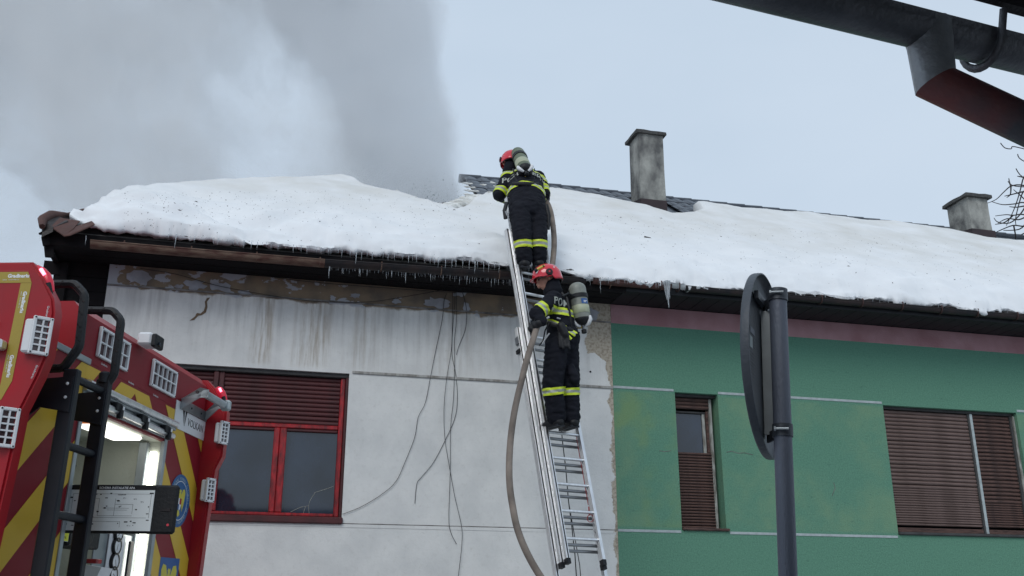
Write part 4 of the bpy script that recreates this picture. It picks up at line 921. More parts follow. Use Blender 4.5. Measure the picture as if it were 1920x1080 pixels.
b = MB(); b.bbox((-.24, 5.50, 1.55), (-.12, 5.80, 1.86), .02); b.build('valve_block', 'steel', tk); b = MB(); b.lathe([(.03, 0), (.05, .02), (.05, .06), (.02, .07)], frame_m((-.12, 5.46, 1.72), (0, 1, 0), (0, 0, 1)), 16); b.build('valve_wheel', 'black', tk, 40)
b = MB(); b.prism([(-.10, 5.60, 1.93), (.06, 5.60, 1.91), (.02, 5.60, 1.80), (-.1, 5.60, 1.76)], (0, .14, 0)); b.build('lever', 'white', tk); tb('lever_tag', (-.10, 5.59, 1.932), (.03, 5.66, 1.955), 'red_wood', .003)
tb('hose_reel_cover', (-.28, 5.50, 2.02), (-.10, 5.86, 2.14), 'black', .01)
# swing-out schematic board
DSs = 5.25; dp = MB(); dp.bbox((-.06, DSs, 2.068), (.60, DSs+.03, 2.325), .012); dpo = dp.build('schematic_board', 'black', tk)
sv = MB(); sv.box((-.045, DSs-.0025, 2.082), (.472, DSs-.0005, 2.296)); sv.build('schematic_sheet', mat('brushed_sheet', (.74, .78, .78), .5, amt=.2), dpo)
hd = MB(); hd.box((-.045, DSs-.0030, 2.2965), (.472, DSs-.0005, 2.318)); hd.build('header_bar', 'black', dpo)
text('SCHEMA INSTALATIE APA', .0165, FX(.16, DSs-.0032, 2.3015), 'white', dpo, bold=.0004, ext=.0002, xs=1.05)
ln = MB()
def seg(x0, z0, x1, z1, t=.0011):
    a, b_ = sorted((x0, x1)); c_, d_ = sorted((z0, z1)); ln.box((a-t/2, DSs-.0032, c_-t/2), (b_+t/2, DSs-.0026, d_+t/2))
for s in ((.02, 2.275, .455, 2.275), (.455, 2.275, .455, 2.15), (.02, 2.275, .02, 2.13), (.02, 2.15, .44, 2.15), (.09, 2.25, .17, 2.25), (.09, 2.25, .09, 2.2), (.17, 2.25, .17, 2.16), (.26, 2.25, .26, 2.16), (.26, 2.22, .36, 2.22), (.36, 2.22, .36, 2.17), (.17, 2.16, .36, 2.16), (.04, 2.13, .30, 2.13), (.30, 2.13, .30, 2.10), (.20, 2.20, .34, 2.20), (.22, 2.19, .33, 2.19), (.05, 2.21, .12, 2.21)): seg(*s)
rnd = random.Random(11)
for i in range(34): x, z = rnd.uniform(.0, .45), rnd.uniform(2.10, 2.28); s = rnd.uniform(.002, .004); ln.box((x-s, DSs-.0034, z-s), (x+s*rnd.choice((1, 2, 5)), DSs-.0027, z+s*.8))
ln.build('diagram_lines', 'black', dpo)
for t_, x, z in (('VP 1', .30, 2.25), ('VP 2', .36, 2.245), ('VP 3', .27, 2.232), ('VP 6', .40, 2.23), ('VP 4', .07, 2.12), ('VP 11', .34, 2.105), ('POMPA', .10, 2.262), ('REZERVOR', .27, 2.268), ('TUN', .06, 2.20)): text(t_, .009, FX(x, DSs-.0032, z), 'black', dpo, ext=.0002)
b = MB(); b.bbox((.515, DSs-.004, 2.185), (.57, DSs-.0005, 2.20), .001); b.build('board_handle', 'gutter', dpo)
b = MB(); b.lathe([(.007, 0), (.007, .003)], frame_m((.565, DSs, 2.115), (1, 0, 0), (0, 0, 1)), 14); b.build('indicator_light', 'helmet', dpo)
b = MB(); b.tube([(-.03, DSs+.015, 2.2), (-.25, 5.5, 2.2)], .015, 8); b.build('board_arm', 'black_paint', dpo)
# maker's plate and holder bracket
pl_ = MB(); pl_.bbox((.002, 6.44, 2.865), (.009, 6.98, 3.05), .002); plo = pl_.build('maker_plate', 'alu_dark' if False else 'white', tk)
text('VOLKAN', .075, frame_m((.0095, 6.655, 2.915), (0, 1, 0), (0, 0, 1)), 'black', plo, ext=.0004, xs=.95)
for pts in ([(6.55, 3.01), (6.585, 3.02), (6.59, 2.985), (6.60, 2.90), (6.575, 2.96)], [(6.60, 3.02), (6.635, 3.01), (6.62, 2.96), (6.61, 2.90), (6.605, 2.98)]):
    b = MB(); b.prism([(.0095, s, h) for s, h in pts], (.0006, 0, 0)); b.build('logo_mark', 'black', plo)
b = MB(); b.bbox((.0095, 6.50, 3.0), (.016, 6.975, 3.075), .003); hb_ = b.build('nozzle_bracket', 'alu_dark', tk)
for s in (6.68, 6.86): b = MB(); b.lathe([(.007, 0), (.007, .004)], frame_m((.016, s, 3.04), (0, 1, 0), (0, 0, 1)), 10); b.build('bolt', 'black', hb_)
for sA, sB in ((6.50, 6.44), (6.94, 6.80)):
    b = MB(); b.prism([(.012, sA, 3.0), (.012, sA, 3.07), (.16, sB, 3.135), (.22, sB, 3.12), (.22, sB, 3.065), (.16, sB, 3.065)], (0, .012, 0)); b.build('bracket_arm', 'galv', hb_)
b = MB(); b.tube([(.195, 6.44, 3.092), (.195, 6.82, 3.092)], .026, 14); b.build('holder_tube', 'galv', hb_, 50)
b = MB(); b.bbox((.165, 6.81, 3.055), (.235, 6.86, 3.13), .012); b.build('end_cap', 'trim_white', hb_)
b = MB(); b.lathe([(.012, 0), (.012, .012)], frame_m((.15, 6.43, 3.10), (1, 0, 0), (0, 0, 1)), 10); b.build('bolt', 'flash', hb_)
# round crest
cs_, chh, cr0 = 6.69, 2.405, .176
b = MB(); b.lathe([(cr0, 0), (cr0, .0015)], frame_m((.0028, cs_, chh), (0, 1, 0), (0, 0, 1)), 48); cro = b.build('crest', mat('crest_blue', (.012, .10, .27), .4, amt=.2), tk)
b = MB(); vs, fs = [], []
for k in range(48):
    t = 2*math.pi*k/48
    for r_ in (.127, .132): vs.append((.0046, cs_+r_*math.cos(t), chh+r_*math.sin(t)))
for k in range(48): a = 2*k; c_ = (2*k+2) % 96; fs.append((a, a+1, c_+1, c_))
b.add(vs, fs); b.build('crest_ring', 'white', cro)
rt_ = 'INSPECTORATUL GENERAL PENTRU SITUATII DE URGENTA *'
for i, ch in enumerate(rt_):
    if ch == ' ': continue
    t = math.pi*.5-2*math.pi*(i+.5)/len(rt_)+math.pi*.95
    c_ = Vector((.0046, cs_+.138*math.cos(t), chh+.138*math.sin(t))); up = Vector((0, math.cos(t), math.sin(t))); xr = Vector((0, math.sin(t), -math.cos(t)))
    text(ch, .026, frame_m(c_-xr*.007, xr, up), 'trim_white', cro, name='letter', ext=.0002)
def flat(pts, cs, ch, sc_, m, par, nm, dx=.0048, mir=True):
    for sg in ((1, -1) if mir else (1,)):
        b = MB(); b.prism([(dx, cs+x*sc_*sg, ch+y*sc_) for x, y in pts], (.0006, 0, 0)); b.build(nm, m, par)
EB = [(0, .62), (.10, .66), (.16, .55), (.12, .45), (.2, .2), (.18, -.2), (.10, -.55), (.22, -.8), (0, -.95)]
EW = [(.16, .35), (.34, .68), (.62, .72), (.74, .5), (.70, .1), (.58, -.3), (.48, -.62), (.40, -.2), (.36, -.55), (.28, -.1), (.22, .1)]
YL = mat('crest_yellow', (.58, .50, .06), .45, amt=.2)
flat(EB, cs_, chh, .115, YL, cro, 'eagle_body'); flat(EW, cs_, chh, .115, YL, cro, 'eagle_wing')
flat([(-.2, .1), (0, .1), (0, -.15), (-.2, -.15)], cs_, chh, .16, 'white', cro, 'shield_quarter', .0056, False); flat([(0, .1), (.2, .1), (.2, -.15), (0, -.15)], cs_, chh, .16, 'red_wood', cro, 'shield_quarter', .0056, False)
flat([(-.2, -.15), (0, -.15), (0, -.42), (-.12, -.35)], cs_, chh, .16, 'blue', cro, 'shield_quarter', .0056, False); flat([(0, -.15), (.2, -.15), (.12, -.35), (0, -.42)], cs_, chh, .16, 'white', cro, 'shield_quarter', .0056, False)
# lower blue shield
b = MB(); b.prism([(.0028, s, h) for s, h in ((6.506, 2.022), (6.815, 2.030), (6.815, 1.78), (6.76, 1.68), (6.66, 1.63), (6.56, 1.68), (6.506, 1.78))], (.0015, 0, 0)); sho = b.build('shield_sticker', 'blue', tk)
flat(EB, 6.66, 1.86, .15, YL, sho, 'eagle_body'); flat(EW, 6.66, 1.86, .17, YL, sho, 'eagle_wing')
# roof-access ladder with grab hoops
lad = None
def lb(nm, a, b, m='black_paint', c=.006, parent=tk): return tb(nm, a, b, m, c, parent)
l1 = lb('ladder_rail', (.138, 4.735, .7), (.215, 4.782, 2.84)); l2 = lb('ladder_rail', (.138, 5.075, .7), (.215, 5.122, 2.87))
for i in range(7): mb = MB(); mb.tube([(.176, 4.783, 2.802-.340*i), (.176, 5.074, 2.802-.340*i)], .021, 10); mb.build('ladder_rung', 'black_paint', tk, 50)
for s, l_ in ((4.725, l1), (5.065, l2)):
    b = MB(); b.prism([(.003, s, 2.72), (.04, s, 2.785), (.205, s, 2.80), (.205, s, 2.615), (.05, s, 2.64), (.003, s, 2.60)], (0, .009, 0)); b.build('ladder_bracket', 'black_paint', tk)
    b = MB()
    for h in (2.76, 2.69): b.lathe([(.008, 0), (.008, .003), (.004, .005)], frame_m((.178, s, h), (1, 0, 0), (0, 0, 1)), 10)
    b.build('bolt', 'white', l_)
def hoop(pts, s, r_=.027):
    P = [Vector((a, s, b)) for a, b in pts]; Q = [P[0]]
    for i in range(1, len(P)-1):
        a, b, c_ = P[i-1], P[i], P[i+1]; d1 = (a-b).normalized()*.018; d2 = (c_-b).normalized()*.018; Q += [b+d1, b+(d1+d2)*.25, b+d2]
    Q.append(P[-1]); mb = MB(); mb.tube(Q, r_, 8, up=(0, 1, 0), flat=.85)
    o = mb.build('grab_rail', 'black', tk, 25)
    for i in range(len(P)-1):
        L = (P[i+1]-P[i]).length; d_ = (P[i+1]-P[i]).normalized(); k = int(L/.07)
        nrm = Vector((d_.z, 0, -d_.x))
        for j in range(k):
            c_ = P[i]+d_*(.035+.07*j); g_ = MB(); g_.tube([c_-d_*.010+nrm*.012+Vector((0, -r_*.86, 0)), c_+d_*.012-nrm*.010+Vector((0, -r_*.86, 0))], .0035, 5); g_.build('grip_groove', 'gutter', o)
hoop([(-.06, 3.305), (.110, 3.303), (.174, 3.243), (.190, 2.96), (.125, 2.848), (.005, 2.845)], 4.758)
hoop([(-.117, 2.99), (-.12, 3.215), (-.065, 3.267), (.16, 3.262), (.217, 3.206), (.224, 2.90), (.19, 2.84)], 5.10)
b = MB(); b.lathe([(.034, 0), (.034, .05), (.024, .06)], Matrix.Translation((.176, 5.098, 2.85)), 14); b.build('rail_socket', 'black_paint', tk, 40)

# ================================================================== EXTENSION LADDER
PHI, BET, LW, LD = .5579, 1.3098, .368, .226
LG = Vector((-math.sin(PHI), math.cos(PHI), 0)); LR_ = Vector((math.cos(PHI), math.sin(PHI), 0))
LK = LG*math.cos(BET)+ZZ*math.sin(BET); LB = -(LR_.cross(LK)); LB = LB if LB.y > 0 else -LB
LA = Vector((.3814, 9.5498, 3.2))
def LP(a, b, t): return LA+LR_*a+LB*b+LK*t      # a across, b depth away from climber, t along
T0 = -LA.z/LK.z
el = thing('ladder', 'three-section aluminium extension ladder leaning on the snowy eave', 'ladder', loc=LP(LW/2, .1, T0))
def lpart(mb, nm, m, sm=False):
    mb.v = [v-el.location for v in mb.v]; return mb.build(nm, m, el, sm)
def lbox(mb, a0, a1, b0, b1, t0, t1): mb.hexa([LP(a0, b0, t0), LP(a1, b0, t0), LP(a1, b1, t0), LP(a0, b1, t0), LP(a0, b0, t1), LP(a1, b0, t1), LP(a1, b1, t1), LP(a0, b1, t1)])
for si, (b0, t0, t1) in enumerate(((0, -1.077, 3.03), (.053, -1.10, 2.62), (.106, T0+.02, 1.397))):
    sh_ = .036*si
    for sd in (0, 1):
        a0, a1 = ((-.033-sh_, -sh_), (LW+sh_, LW+.033+sh_))[sd]; mb = MB(); ao = (a0 if sd == 0 else a1); ai = (a1 if sd == 0 else a0); m1 = (a0*.35+a1*.65) if sd == 0 else (a0*.65+a1*.35)
        for c0, c1 in ((0, .009), (.041, .050), (.022, .028)): lbox(mb, a0, a1, b0+c0, b0+c1, t0, t1)
        lpart(mb, 'stile', 'alu')
        mb = MB(); c_ = (a0+a1)/2
        for c0, c1 in ((.009, .022), (.028, .041)): lbox(mb, a0+.006, a1-.006, b0+c0, b0+c1, t0, t1)
        lpart(mb, 'stile_web', 'alu_dark')  # darker metal puts the shade of the recessed channels into the colour
        if sd == 0: mb = MB(); lbox(mb, a0+.010, a1-.010, b0-.0015, b0+.0, t0, t1); lpart(mb, 'stile_groove', 'gutter')
        mb = MB(); lbox(mb, a0-.003, a1+.003, b0-.002, b0+.052, t0-.03, t0+.02); lpart(mb, 'end_cap', 'black')
    j0 = math.ceil((t0+.072+.06)/.265); j1 = math.floor((t1+.072-.05)/.265)
    for j in range(j0, j1+1):
        t = -.072+.265*j-.040*si; mb = MB(); n = 12; pts = []
        mb.tube([LP(.001-sh_, b0+.025, t), LP(LW-.001+sh_, b0+.025, t)], [.0150, .0150], 12, up=LK); lpart(mb, 'rung', 'alu' if si == 0 else 'alu_dark', 30)  # rear rungs get the darker metal to carry their underside shade
# guide shoe at the head of the base section, latch, ropes
mb = MB(); lbox(mb, -.118, -.106, .10, .155, 1.20, 1.28); lpart(mb, 'guide_shoe', 'alu_dark')
mb = MB(); lbox(mb, -.122, -.106, .10, .165, 1.10, 1.14); lpart(mb, 'guide_shoe', 'black')
def lpx(px, py, b): return hit(px, py, LA+LB*b, LB)
mb = MB(); mb.tube([lpx(x, y, .15) for x, y in ((1050, 780), (1055, 830), (1061, 880), (1066, 940), (1072, 985), (1078, 1040), (1081, 1085))], .005, 6); lpart(mb, 'rope', 'rope')
mb = MB(); mb.tube([lpx(x, y, .15) for x, y in ((1066, 940), (1080, 1020), (1087, 1060), (1089, 1085))], .004, 6); lpart(mb, 'rope', 'rope')
mb = MB(); mb.tube([lpx(x, y, .03) for x, y in ((1080, 815), (1086, 850), (1095, 900), (1103, 947))], .0035, 6); lpart(mb, 'cord', 'redrope')
mb = MB(); mb.tube([lpx(1107+6*math.cos(t), 972+7*math.sin(t), .03) for t in [i*.63 for i in range(10)]], .004, 6, closed=True); mb.tube([lpx(1104, 950, .03), lpx(1105, 966, .03)], .006, 6); lpart(mb, 'snap_hook', 'redrope')
mb = MB(); mb.tube([lpx(x, y, .03) for x, y in ((1111, 979), (1117, 988), (1114, 996), (1120, 1003))], .0035, 6); lpart(mb, 'snap_hook', 'alu_dark')

# ================================================================== PEOPLE
def capsule(mb, a, b, ra, rb, seg=12, wide=None, k=1.0):
    a, b = Vector(a), Vector(b); d = (b-a); L = d.length or 1e-4; d = d.normalized() if d.length > 1e-5 else Vector((0, 0, 1)); pr = []
    for i in range(5): t = math.pi/2*(1-i/4); pr.append((ra*math.cos(t), -ra*math.sin(t)))
    for i in range(5): t = math.pi/2*i/4; pr.append((rb*math.cos(t), L+rb*math.sin(t)))
    x = Vector(wide) if wide is not None else d.orthogonal(); x = (x-d*x.dot(d)).normalized(); y = d.cross(x)
    m4 = Matrix((x, y*k, d)).transposed().to_4x4(); m4.translation = a
    mb.lathe([(max(r_, .0008), z) for r_, z in pr], m4, seg)
def fuse(mb, name, m, vox=.014, sm=4, wr=0., parent=None, dirn=(1, 1, 1)):
    me = mb.mesh(name, m); o = bpy.data.objects.new(name, me); C.objects.link(o)
    r_ = o.modifiers.new('r', 'REMESH'); r_.mode = 'VOXEL'; r_.voxel_size = vox
    s = o.modifiers.new('s', 'SMOOTH'); s.iterations = sm; s.factor = .6
    me2 = bpy.data.meshes.new_from_object(o.evaluated_get(bpy.context.evaluated_depsgraph_get())); bpy.data.objects.remove(o)
    me2.name = name; me2.materials.clear(); me2.materials.append(M[m]); 
    if wr:
        for v in me2.vertices:
            c = v.co; n1 = noise.noise(Vector((c.x*9, c.y*9, c.z*24))); n2 = noise.noise(Vector((c.x*22+5, c.y*22, c.z*40)))
            v.co += v.normal*(wr*(1-2*abs(n1))*.8+wr*.5*n2)
    me2.polygons.foreach_set('use_smooth', [True]*len(me2.polygons))
    return obj(name, me2, parent)
def band(body, p, ax, hw_, rad, parent, nm='reflective_band', off=.006):
    bm = bmesh.new(); bm.from_mesh(body.data); p = Vector(p)-body_origin(body); ax = Vector(ax).normalized()
    bmesh.ops.delete(bm, geom=[v for v in bm.verts if (v.co-p).length > rad+.08], context='VERTS')
    for s, (co, no) in enumerate(((p+ax*hw_, ax), (p-ax*hw_, -ax))): bmesh.ops.bisect_plane(bm, geom=bm.verts[:]+bm.edges[:]+bm.faces[:], plane_co=co, plane_no=no, clear_outer=True)
    for s in (-1, 1): bmesh.ops.bisect_plane(bm, geom=bm.verts[:]+bm.edges[:]+bm.faces[:], plane_co=p+ax*hw_*.36*s, plane_no=ax)
    # keep only the loop nearest to p
    bm.verts.ensure_lookup_table(); seen = set(); comps = []
    for v in bm.verts:
        if v in seen: continue
        st, cp = [v], []; seen.add(v)
        while st:
            a = st.pop(); cp.append(a)
            for e in a.link_edges:
                b_ = e.other_vert(a)
                if b_ not in seen: seen.add(b_); st.append(b_)
        comps.append(cp)
    if not comps: bm.free(); return None
    cen = lambda cp: sum((v.co for v in cp), Vector())/len(cp)
    comps.sort(key=lambda cp: (cen(cp)-p).length-.0004*len(cp)); keep = set(comps[0])
    bmesh.ops.delete(bm, geom=[v for v in bm.verts if v not in keep or (v.co-p).length > rad], context='VERTS')
    bm.normal_update()
    for v in bm.verts: v.co += v.normal*off
    for f in bm.faces: f.material_index = 1 if abs((f.calc_center_median()-p).dot(ax)) < hw_*.36 else 0
    me = bpy.data.meshes.new(nm); bm.to_mesh(me); bm.free(); me.materials.append(M['yellow']); me.materials.append(M['silver'])
    me.polygons.foreach_set('use_smooth', [True]*len(me.polygons)); return obj(nm, me, parent)
def body_origin(b): return Vector((0, 0, 0))
def glove(parent, w0, palm, fdir, side, grip, nm='glove'):   # palm centre, finger direction, side = thumb side, grip = curl direction
    mb = MB(); w0, palm = Vector(w0), Vector(palm); f = Vector(fdir).normalized(); s = Vector(side); s = (s-f*s.dot(f)).normalized(); g_ = Vector(grip); g_ = (g_-f*g_.dot(f)); g_ = (g_-s*g_.dot(s)).normalized()
    capsule(mb, w0, palm, .042, .042, 10); capsule(mb, palm-f*.02, palm+f*.03, .042, .044, 12, s, .55)
    for i, L in enumerate((.070, .080, .075, .060)):
        b0 = palm+f*.035+s*(.033-.022*i); b1 = b0+f*L*.40+g_*L*.10; b2 = b1+f*L*.12+g_*L*.38; b3 = b2-f*L*.22+g_*L*.18
        capsule(mb, b0, b1, .0125, .0120, 8); capsule(mb, b1, b2, .012, .0115, 8); capsule(mb, b2, b3, .0112, .0100, 8)
    t0 = palm-f*.015+s*.038; t1 = t0+s*.022+f*.02+g_*.02; t2 = t1+f*.015+g_*.035-s*.01
    capsule(mb, t0, t1, .015, .0135, 8); capsule(mb, t1, t2, .0135, .0115, 8)
    return fuse(mb, nm, 'black', .0065, 2, 0, parent)
def helmet(parent, c, fw, up, lamp=True):
    fw = Vector(fw).normalized(); up = Vector(up); up = (up-fw*up.dot(fw)).normalized(); lf = up.cross(fw)
    m4 = Matrix((fw, lf, up)).transposed().to_4x4(); m4.translation = Vector(c)
    # head
    hd = MB()
    def hs(a, b, ra, rb, k=1.): capsule(hd, m4 @ Vector(a), m4 @ Vector(b), ra, rb, 14, fw, k)
    hs((-.02, 0, .02), (.01, 0, .03), .093, .09, .82); hs((.035, 0, -.03), (.045, 0, -.075), .062, .042); hs((-.03, 0, -.04), (-.05, 0, -.13), .058, .058)
    hs((.088, 0, -.005), (.108, 0, -.042), .010, .016); hs((.10, 0, -.066), (.102, 0, -.07), .016, .016, 1.4); hs((.095, .028, .002), (.095, -.028, .002), .012, .012)
    for s in (1, -1): hs((-.005, .078*s, -.02), (-.008, .080*s, -.035), .018, .012)
    head = fuse(hd, 'head', 'skin', .007, 2, 0, parent)
    for s in (1, -1):
        e = MB(); capsule(e, m4 @ Vector((.088, .03*s, -.006)), m4 @ Vector((.089, .032*s, -.006)), .009, .009, 8); e.build('eye', 'room', head, 60)
    mo = MB(); capsule(mo, m4 @ Vector((.106, .018, -.068)), m4 @ Vector((.106, -.018, -.068)), .005, .005, 8); mo.build('mouth', mat('lips', (.30, .10, .09), .6), head, 60)
    # shell: ellipsoid with brim and nape
    sh = MB(); nu, nv = 36, 16; vs, fs = [], []
    for j in range(nv+1):
        ph = math.pi/2*(1-j/nv*1.22)
        for i in range(nu):
            t = 2*math.pi*i/nu; cf = math.cos(t); x = .150*math.cos(ph)*cf; y = .122*math.cos(ph)*math.sin(t); z = .135*math.sin(ph)
            if ph < 0: k = -ph/.35; x = .150*cf*(1-.0*k); y = .122*math.sin(t); z = -.040*k*(1.0 if cf < .2 else max(0, 1-2.2*(cf-.2)))-(.035*k if cf < -.2 else 0)
            if j >= nv-2 and cf > .45: x += .020*(cf-.45)*(j-nv+3)
            rid = .008*math.exp(-(y/.02)**2)*(1 if ph > .1 else 0); vs.append(m4 @ Vector((x-.008, y, z+.015+rid)))
    for j in range(nv):
        for i in range(nu): fs.append((j*nu+i, j*nu+(i+1) % nu, (j+1)*nu+(i+1) % nu, (j+1)*nu+i))
    sh.add(vs, fs); hel = sh.build('helmet', 'helmet', parent, 60)
    sol = hel.modifiers.new('thick', 'SOLIDIFY'); sol.thickness = .006
    b = MB(); b.tube([m4 @ Vector((.138*math.cos(t)-.004, .120*math.sin(t), -.012-(.05 if math.cos(t) < -.2 else 0))) for t in [R(a) for a in range(40, 321, 20)]], .006, 6); b.build('helmet_rim', 'black', hel, 60)
    for s in (1, -1):
        b = MB(); b.lathe([(.034, 0), (.036, .006), (.030, .014), (.012, .016)], frame_m(m4 @ Vector((-.018, .119*s, .022)), fw, up*s, lf*s), 20); d_ = b.build('ear_disc', 'black', hel, 40)
        b = MB(); pts = [m4 @ Vector((-.018+.014*(1 if k % 2 == 0 else .45)*math.cos(math.pi*k/5+.3), .136*s, .022+.014*(1 if k % 2 == 0 else .45)*math.sin(math.pi*k/5+.3))) for k in range(10)]; b.prism(pts, lf*s*.002); b.build('emblem', 'helmet', d_)
        b = MB(); P = [(.085, .088), (.110, .055), (.100, .045), (.065, .085)]; b.prism([m4 @ Vector((x, math.sqrt(max(0, 1-(x/.150)**2-((z-.015)/.135)**2))*.124*s+.002*s, z)) for x, z in P], lf*s*.003); b.build('reflective_sticker', 'white', hel)
        b = MB(); P = [(-.09, .075), (-.118, .035), (-.105, .03), (-.075, .07)]; b.prism([m4 @ Vector((x, math.sqrt(max(0, 1-(x/.150)**2-((z-.015)/.135)**2))*.124*s+.002*s, z)) for x, z in P], lf*s*.003); b.build('reflective_sticker', 'white', hel)
    if lamp:
        a = m4 @ Vector((.03, .090, .098)); e = m4 @ Vector((.085, .085, .085)); b = MB(); b.tube([a-(e-a)*.5, a, e], [.014, .016, .015], 12); lo_ = b.build('helmet_lamp', 'label_yel' if False else 'lamp_yel', hel, 50)
        b = MB(); b.tube([e, e+(e-a).normalized()*.028], [.017, .019], 12); b.build('lamp_head', 'black', lo_, 50); b = MB(); b.tube([a-(e-a)*.35, a-(e-a)*.15], .0165, 12); b.build('lamp_ring', 'black', lo_, 50)
    # neck cloth
    nc = MB(); capsule(nc, m4 @ Vector((-.075, 0, -.03)), m4 @ Vector((-.06, 0, -.13)), .075, .085, 14, lf, .6); capsule(nc, m4 @ Vector((-.03, 0, -.10)), m4 @ Vector((-.02, 0, -.15)), .085, .10, 14)
    fuse(nc, 'neck_guard', 'navy', .012, 3, .003, hel); return head
M['lamp_yel'] = mat('amber_lamp_body', (.60, .42, .05), .4, amt=.3)
def boots(parent, ank, toe, sole=-.105):
    for a, t in zip(ank, toe):
        mb = MB(); a = Vector(a); t = Vector(t); up = Vector((0, 0, 1)); h = a+Vector((0, 0, sole+.045)); side = (t-a).cross(up).normalized()
        capsule(mb, a+up*.10, h+up*.03, .080, .068, 12); capsule(mb, h-(t-a)*.35*.5, h+(t-a)*.55, .058, .060, 12, side, .9); capsule(mb, h+(t-a)*.5, h+(t-a)*1.0-up*.002, .062, .052, 12, side, .85)
        b_ = fuse(mb, 'boot', 'black', .009, 2, .001, parent)
        mb = MB(); L0 = h-(t-a)*.38-up*.045; L1 = h+(t-a)*1.12-up*.045; w_ = side*.046; mb.hexa([L0-w_, L1-w_*.8, L1+w_*.8, L0+w_, L0-w_+up*.02, L1-w_*.8+up*.02, L1+w_*.8+up*.02, L0+w_+up*.02]); mb.build('sole', 'black_paint', b_)
def cylinder_set(a, b, r_, mt, back, label, bandc='cream'):
    a, b = Vector(a), Vector(b); d = (b-a).normalized(); L = (b-a).length
    t = thing('air_cylinder', label, 'air cylinder', loc=b); org = Vector(b)
    x = d.orthogonal().normalized(); m4 = Matrix((x, d.cross(x), d)).transposed().to_4x4(); m4.translation = a-org
    def cyl(nm, prof, m, sm=50, seg=24): mb = MB(); mb.lathe(prof, m4, seg); return mb.build(nm, m, t, sm)
    cyl('tank', [(.02, -.055), (.05, -.045), (.072, -.028), (r_-.002, 0), (r_, .02), (r_, L-.03), (r_-.004, L-.01), (.066, L+.018), (.04, L+.035), (.024, L+.042)], mt)
    cyl('tank_band', [(r_+.001, L*.56), (r_+.003, L*.565), (r_+.003, L*.80), (r_+.001, L*.805)], bandc)
    cyl('tank_strap', [(r_+.004, L*.22), (r_+.008, L*.225), (r_+.008, L*.34), (r_+.004, L*.345)], 'black')
    cyl('tank_cap', [(r_+.006, L-.02), (r_+.008, L-.0), (.072, L+.03), (.05, L+.045)], 'black')
    # pale guard fingers over the valve end
    for k in range(3):
        an = 2.1*k+.4; mb = MB(); rr = r_+.010
        mb.tube([m4 @ Vector((rr*math.cos(an), rr*math.sin(an), L-.03)), m4 @ Vector((rr*math.cos(an), rr*math.sin(an), L+.005)), m4 @ Vector((rr*.7*math.cos(an), rr*.7*math.sin(an), L+.045)), m4 @ Vector((.03*math.cos(an), .03*math.sin(an), L+.058))], [.012, .022, .020, .012], 8, up=d.cross(Vector((1, 0, 0)))); mb.build('guard', 'white', t, 50)
    cyl('valve', [(.016, L+.03), (.016, L+.085), (.012, L+.09)], 'alu_dark'); cyl('valve_wheel', [(.010, L+.088), (.026, L+.092), (.026, L+.125), (.018, L+.13)], 'black')
    mb = MB(); q0 = m4 @ Vector((0, 0, L+.065)); bk_ = Vector(back).normalized(); mb.tube([q0, q0+bk_*.05, q0+bk_*.075+Vector((0, 0, .02))], [.012, .014, .010], 8); mb.build('regulator', 'lamp_yel', t, 50)
    # backplate
    mb = MB(); c0 = m4 @ Vector((0, 0, L*.1)); c1 = m4 @ Vector((0, 0, L*.95)); mb.tube([c0+bk_*(r_+.005), c1+bk_*(r_+.012), c1+bk_*(r_+.02)+(c1-c0).normalized()*.06], [.05, .06, .05], 10, flat=.3, up=d.cross(bk_)); mb.build('backplate', 'black', t, 40)
    return t, m4, L
def deci(body, s, size, org, x, y, m, parent, nm='lettering', off=.004, view=None, bold=.002):   # cloth print that follows the jacket
    me = text_mesh(s, size, ext=.0, bold=bold); x = Vector(x).normalized(); y = Vector(y).normalized(); n_ = x.cross(y).normalized(); bv = BVHTree.FromObject(body, bpy.context.evaluated_depsgraph_get())
    bm = bmesh.new(); bm.from_mesh(me); bmesh.ops.subdivide_edges(bm, edges=[e for e in bm.edges if e.calc_length() > .02], cuts=2)
    for v in bm.verts:
        p = Vector(org)+x*v.co.x+y*v.co.y; h_ = bv.ray_cast(p+n_*.25, -n_, .5)
        v.co = (h_[0]+n_*off) if h_[0] is not None else p
    bm.to_mesh(me); bm.free(); me.materials.append(M[m]); return obj(nm, me, parent)

def person(label, pos): return thing('person', label, 'person', loc=pos)
# ---- lower firefighter: on the ladder, turned to the left, hose in hand
def P1(px, py, y): return J(px, py, y)
aL, aR = P1(1043, 781, 9.52), P1(1072, 783, 9.62)
kL, kR = P1(1036, 722, 9.46), P1(1068, 722, 9.58)
hL, hR = P1(1043, 655, 9.44), P1(1064, 652, 9.60)
pv_ = P1(1052, 640, 9.52); ws = P1(1052, 610, 9.52); ch = P1(1045, 575, 9.52); nk = P1(1040, 543, 9.52)
sL, sR = P1(1038, 560, 9.36), P1(1046, 562, 9.70); eL, eR = P1(1005, 589, 9.24), P1(1018, 592, 9.80)
wL, wR = P1(1016, 603, 9.20), P1(1003, 606, 9.84)
fdir = Vector((-.93, .36, 0)).normalized()
pA = person('firefighter halfway up the ladder in profile, red helmet, gripping the grey hose', (aL+aR)/2-Vector((0, 0, .1)))
pinv = Matrix.Translation(-pA.location)
bd = MB(); cx_ = Vector((0, 1, 0))
capsule(bd, hL, kL, .112, .100); capsule(bd, kL, aL, .096, .092); capsule(bd, hR, kR, .112, .098); capsule(bd, kR, aR, .088, .084)
capsule(bd, pv_, ws, .150, .150, 16, cx_, .92); capsule(bd, ws, ch, .150, .150, 16, cx_, .86); capsule(bd, ch, nk-Vector((0, 0, .03)), .150, .085, 16, cx_, .85)
capsule(bd, sL, sR, .075, .075); capsule(bd, pv_-Vector((0, 0, .02)), pv_+Vector((.04, 0, .03)), .16, .15, 16, cx_, .95)
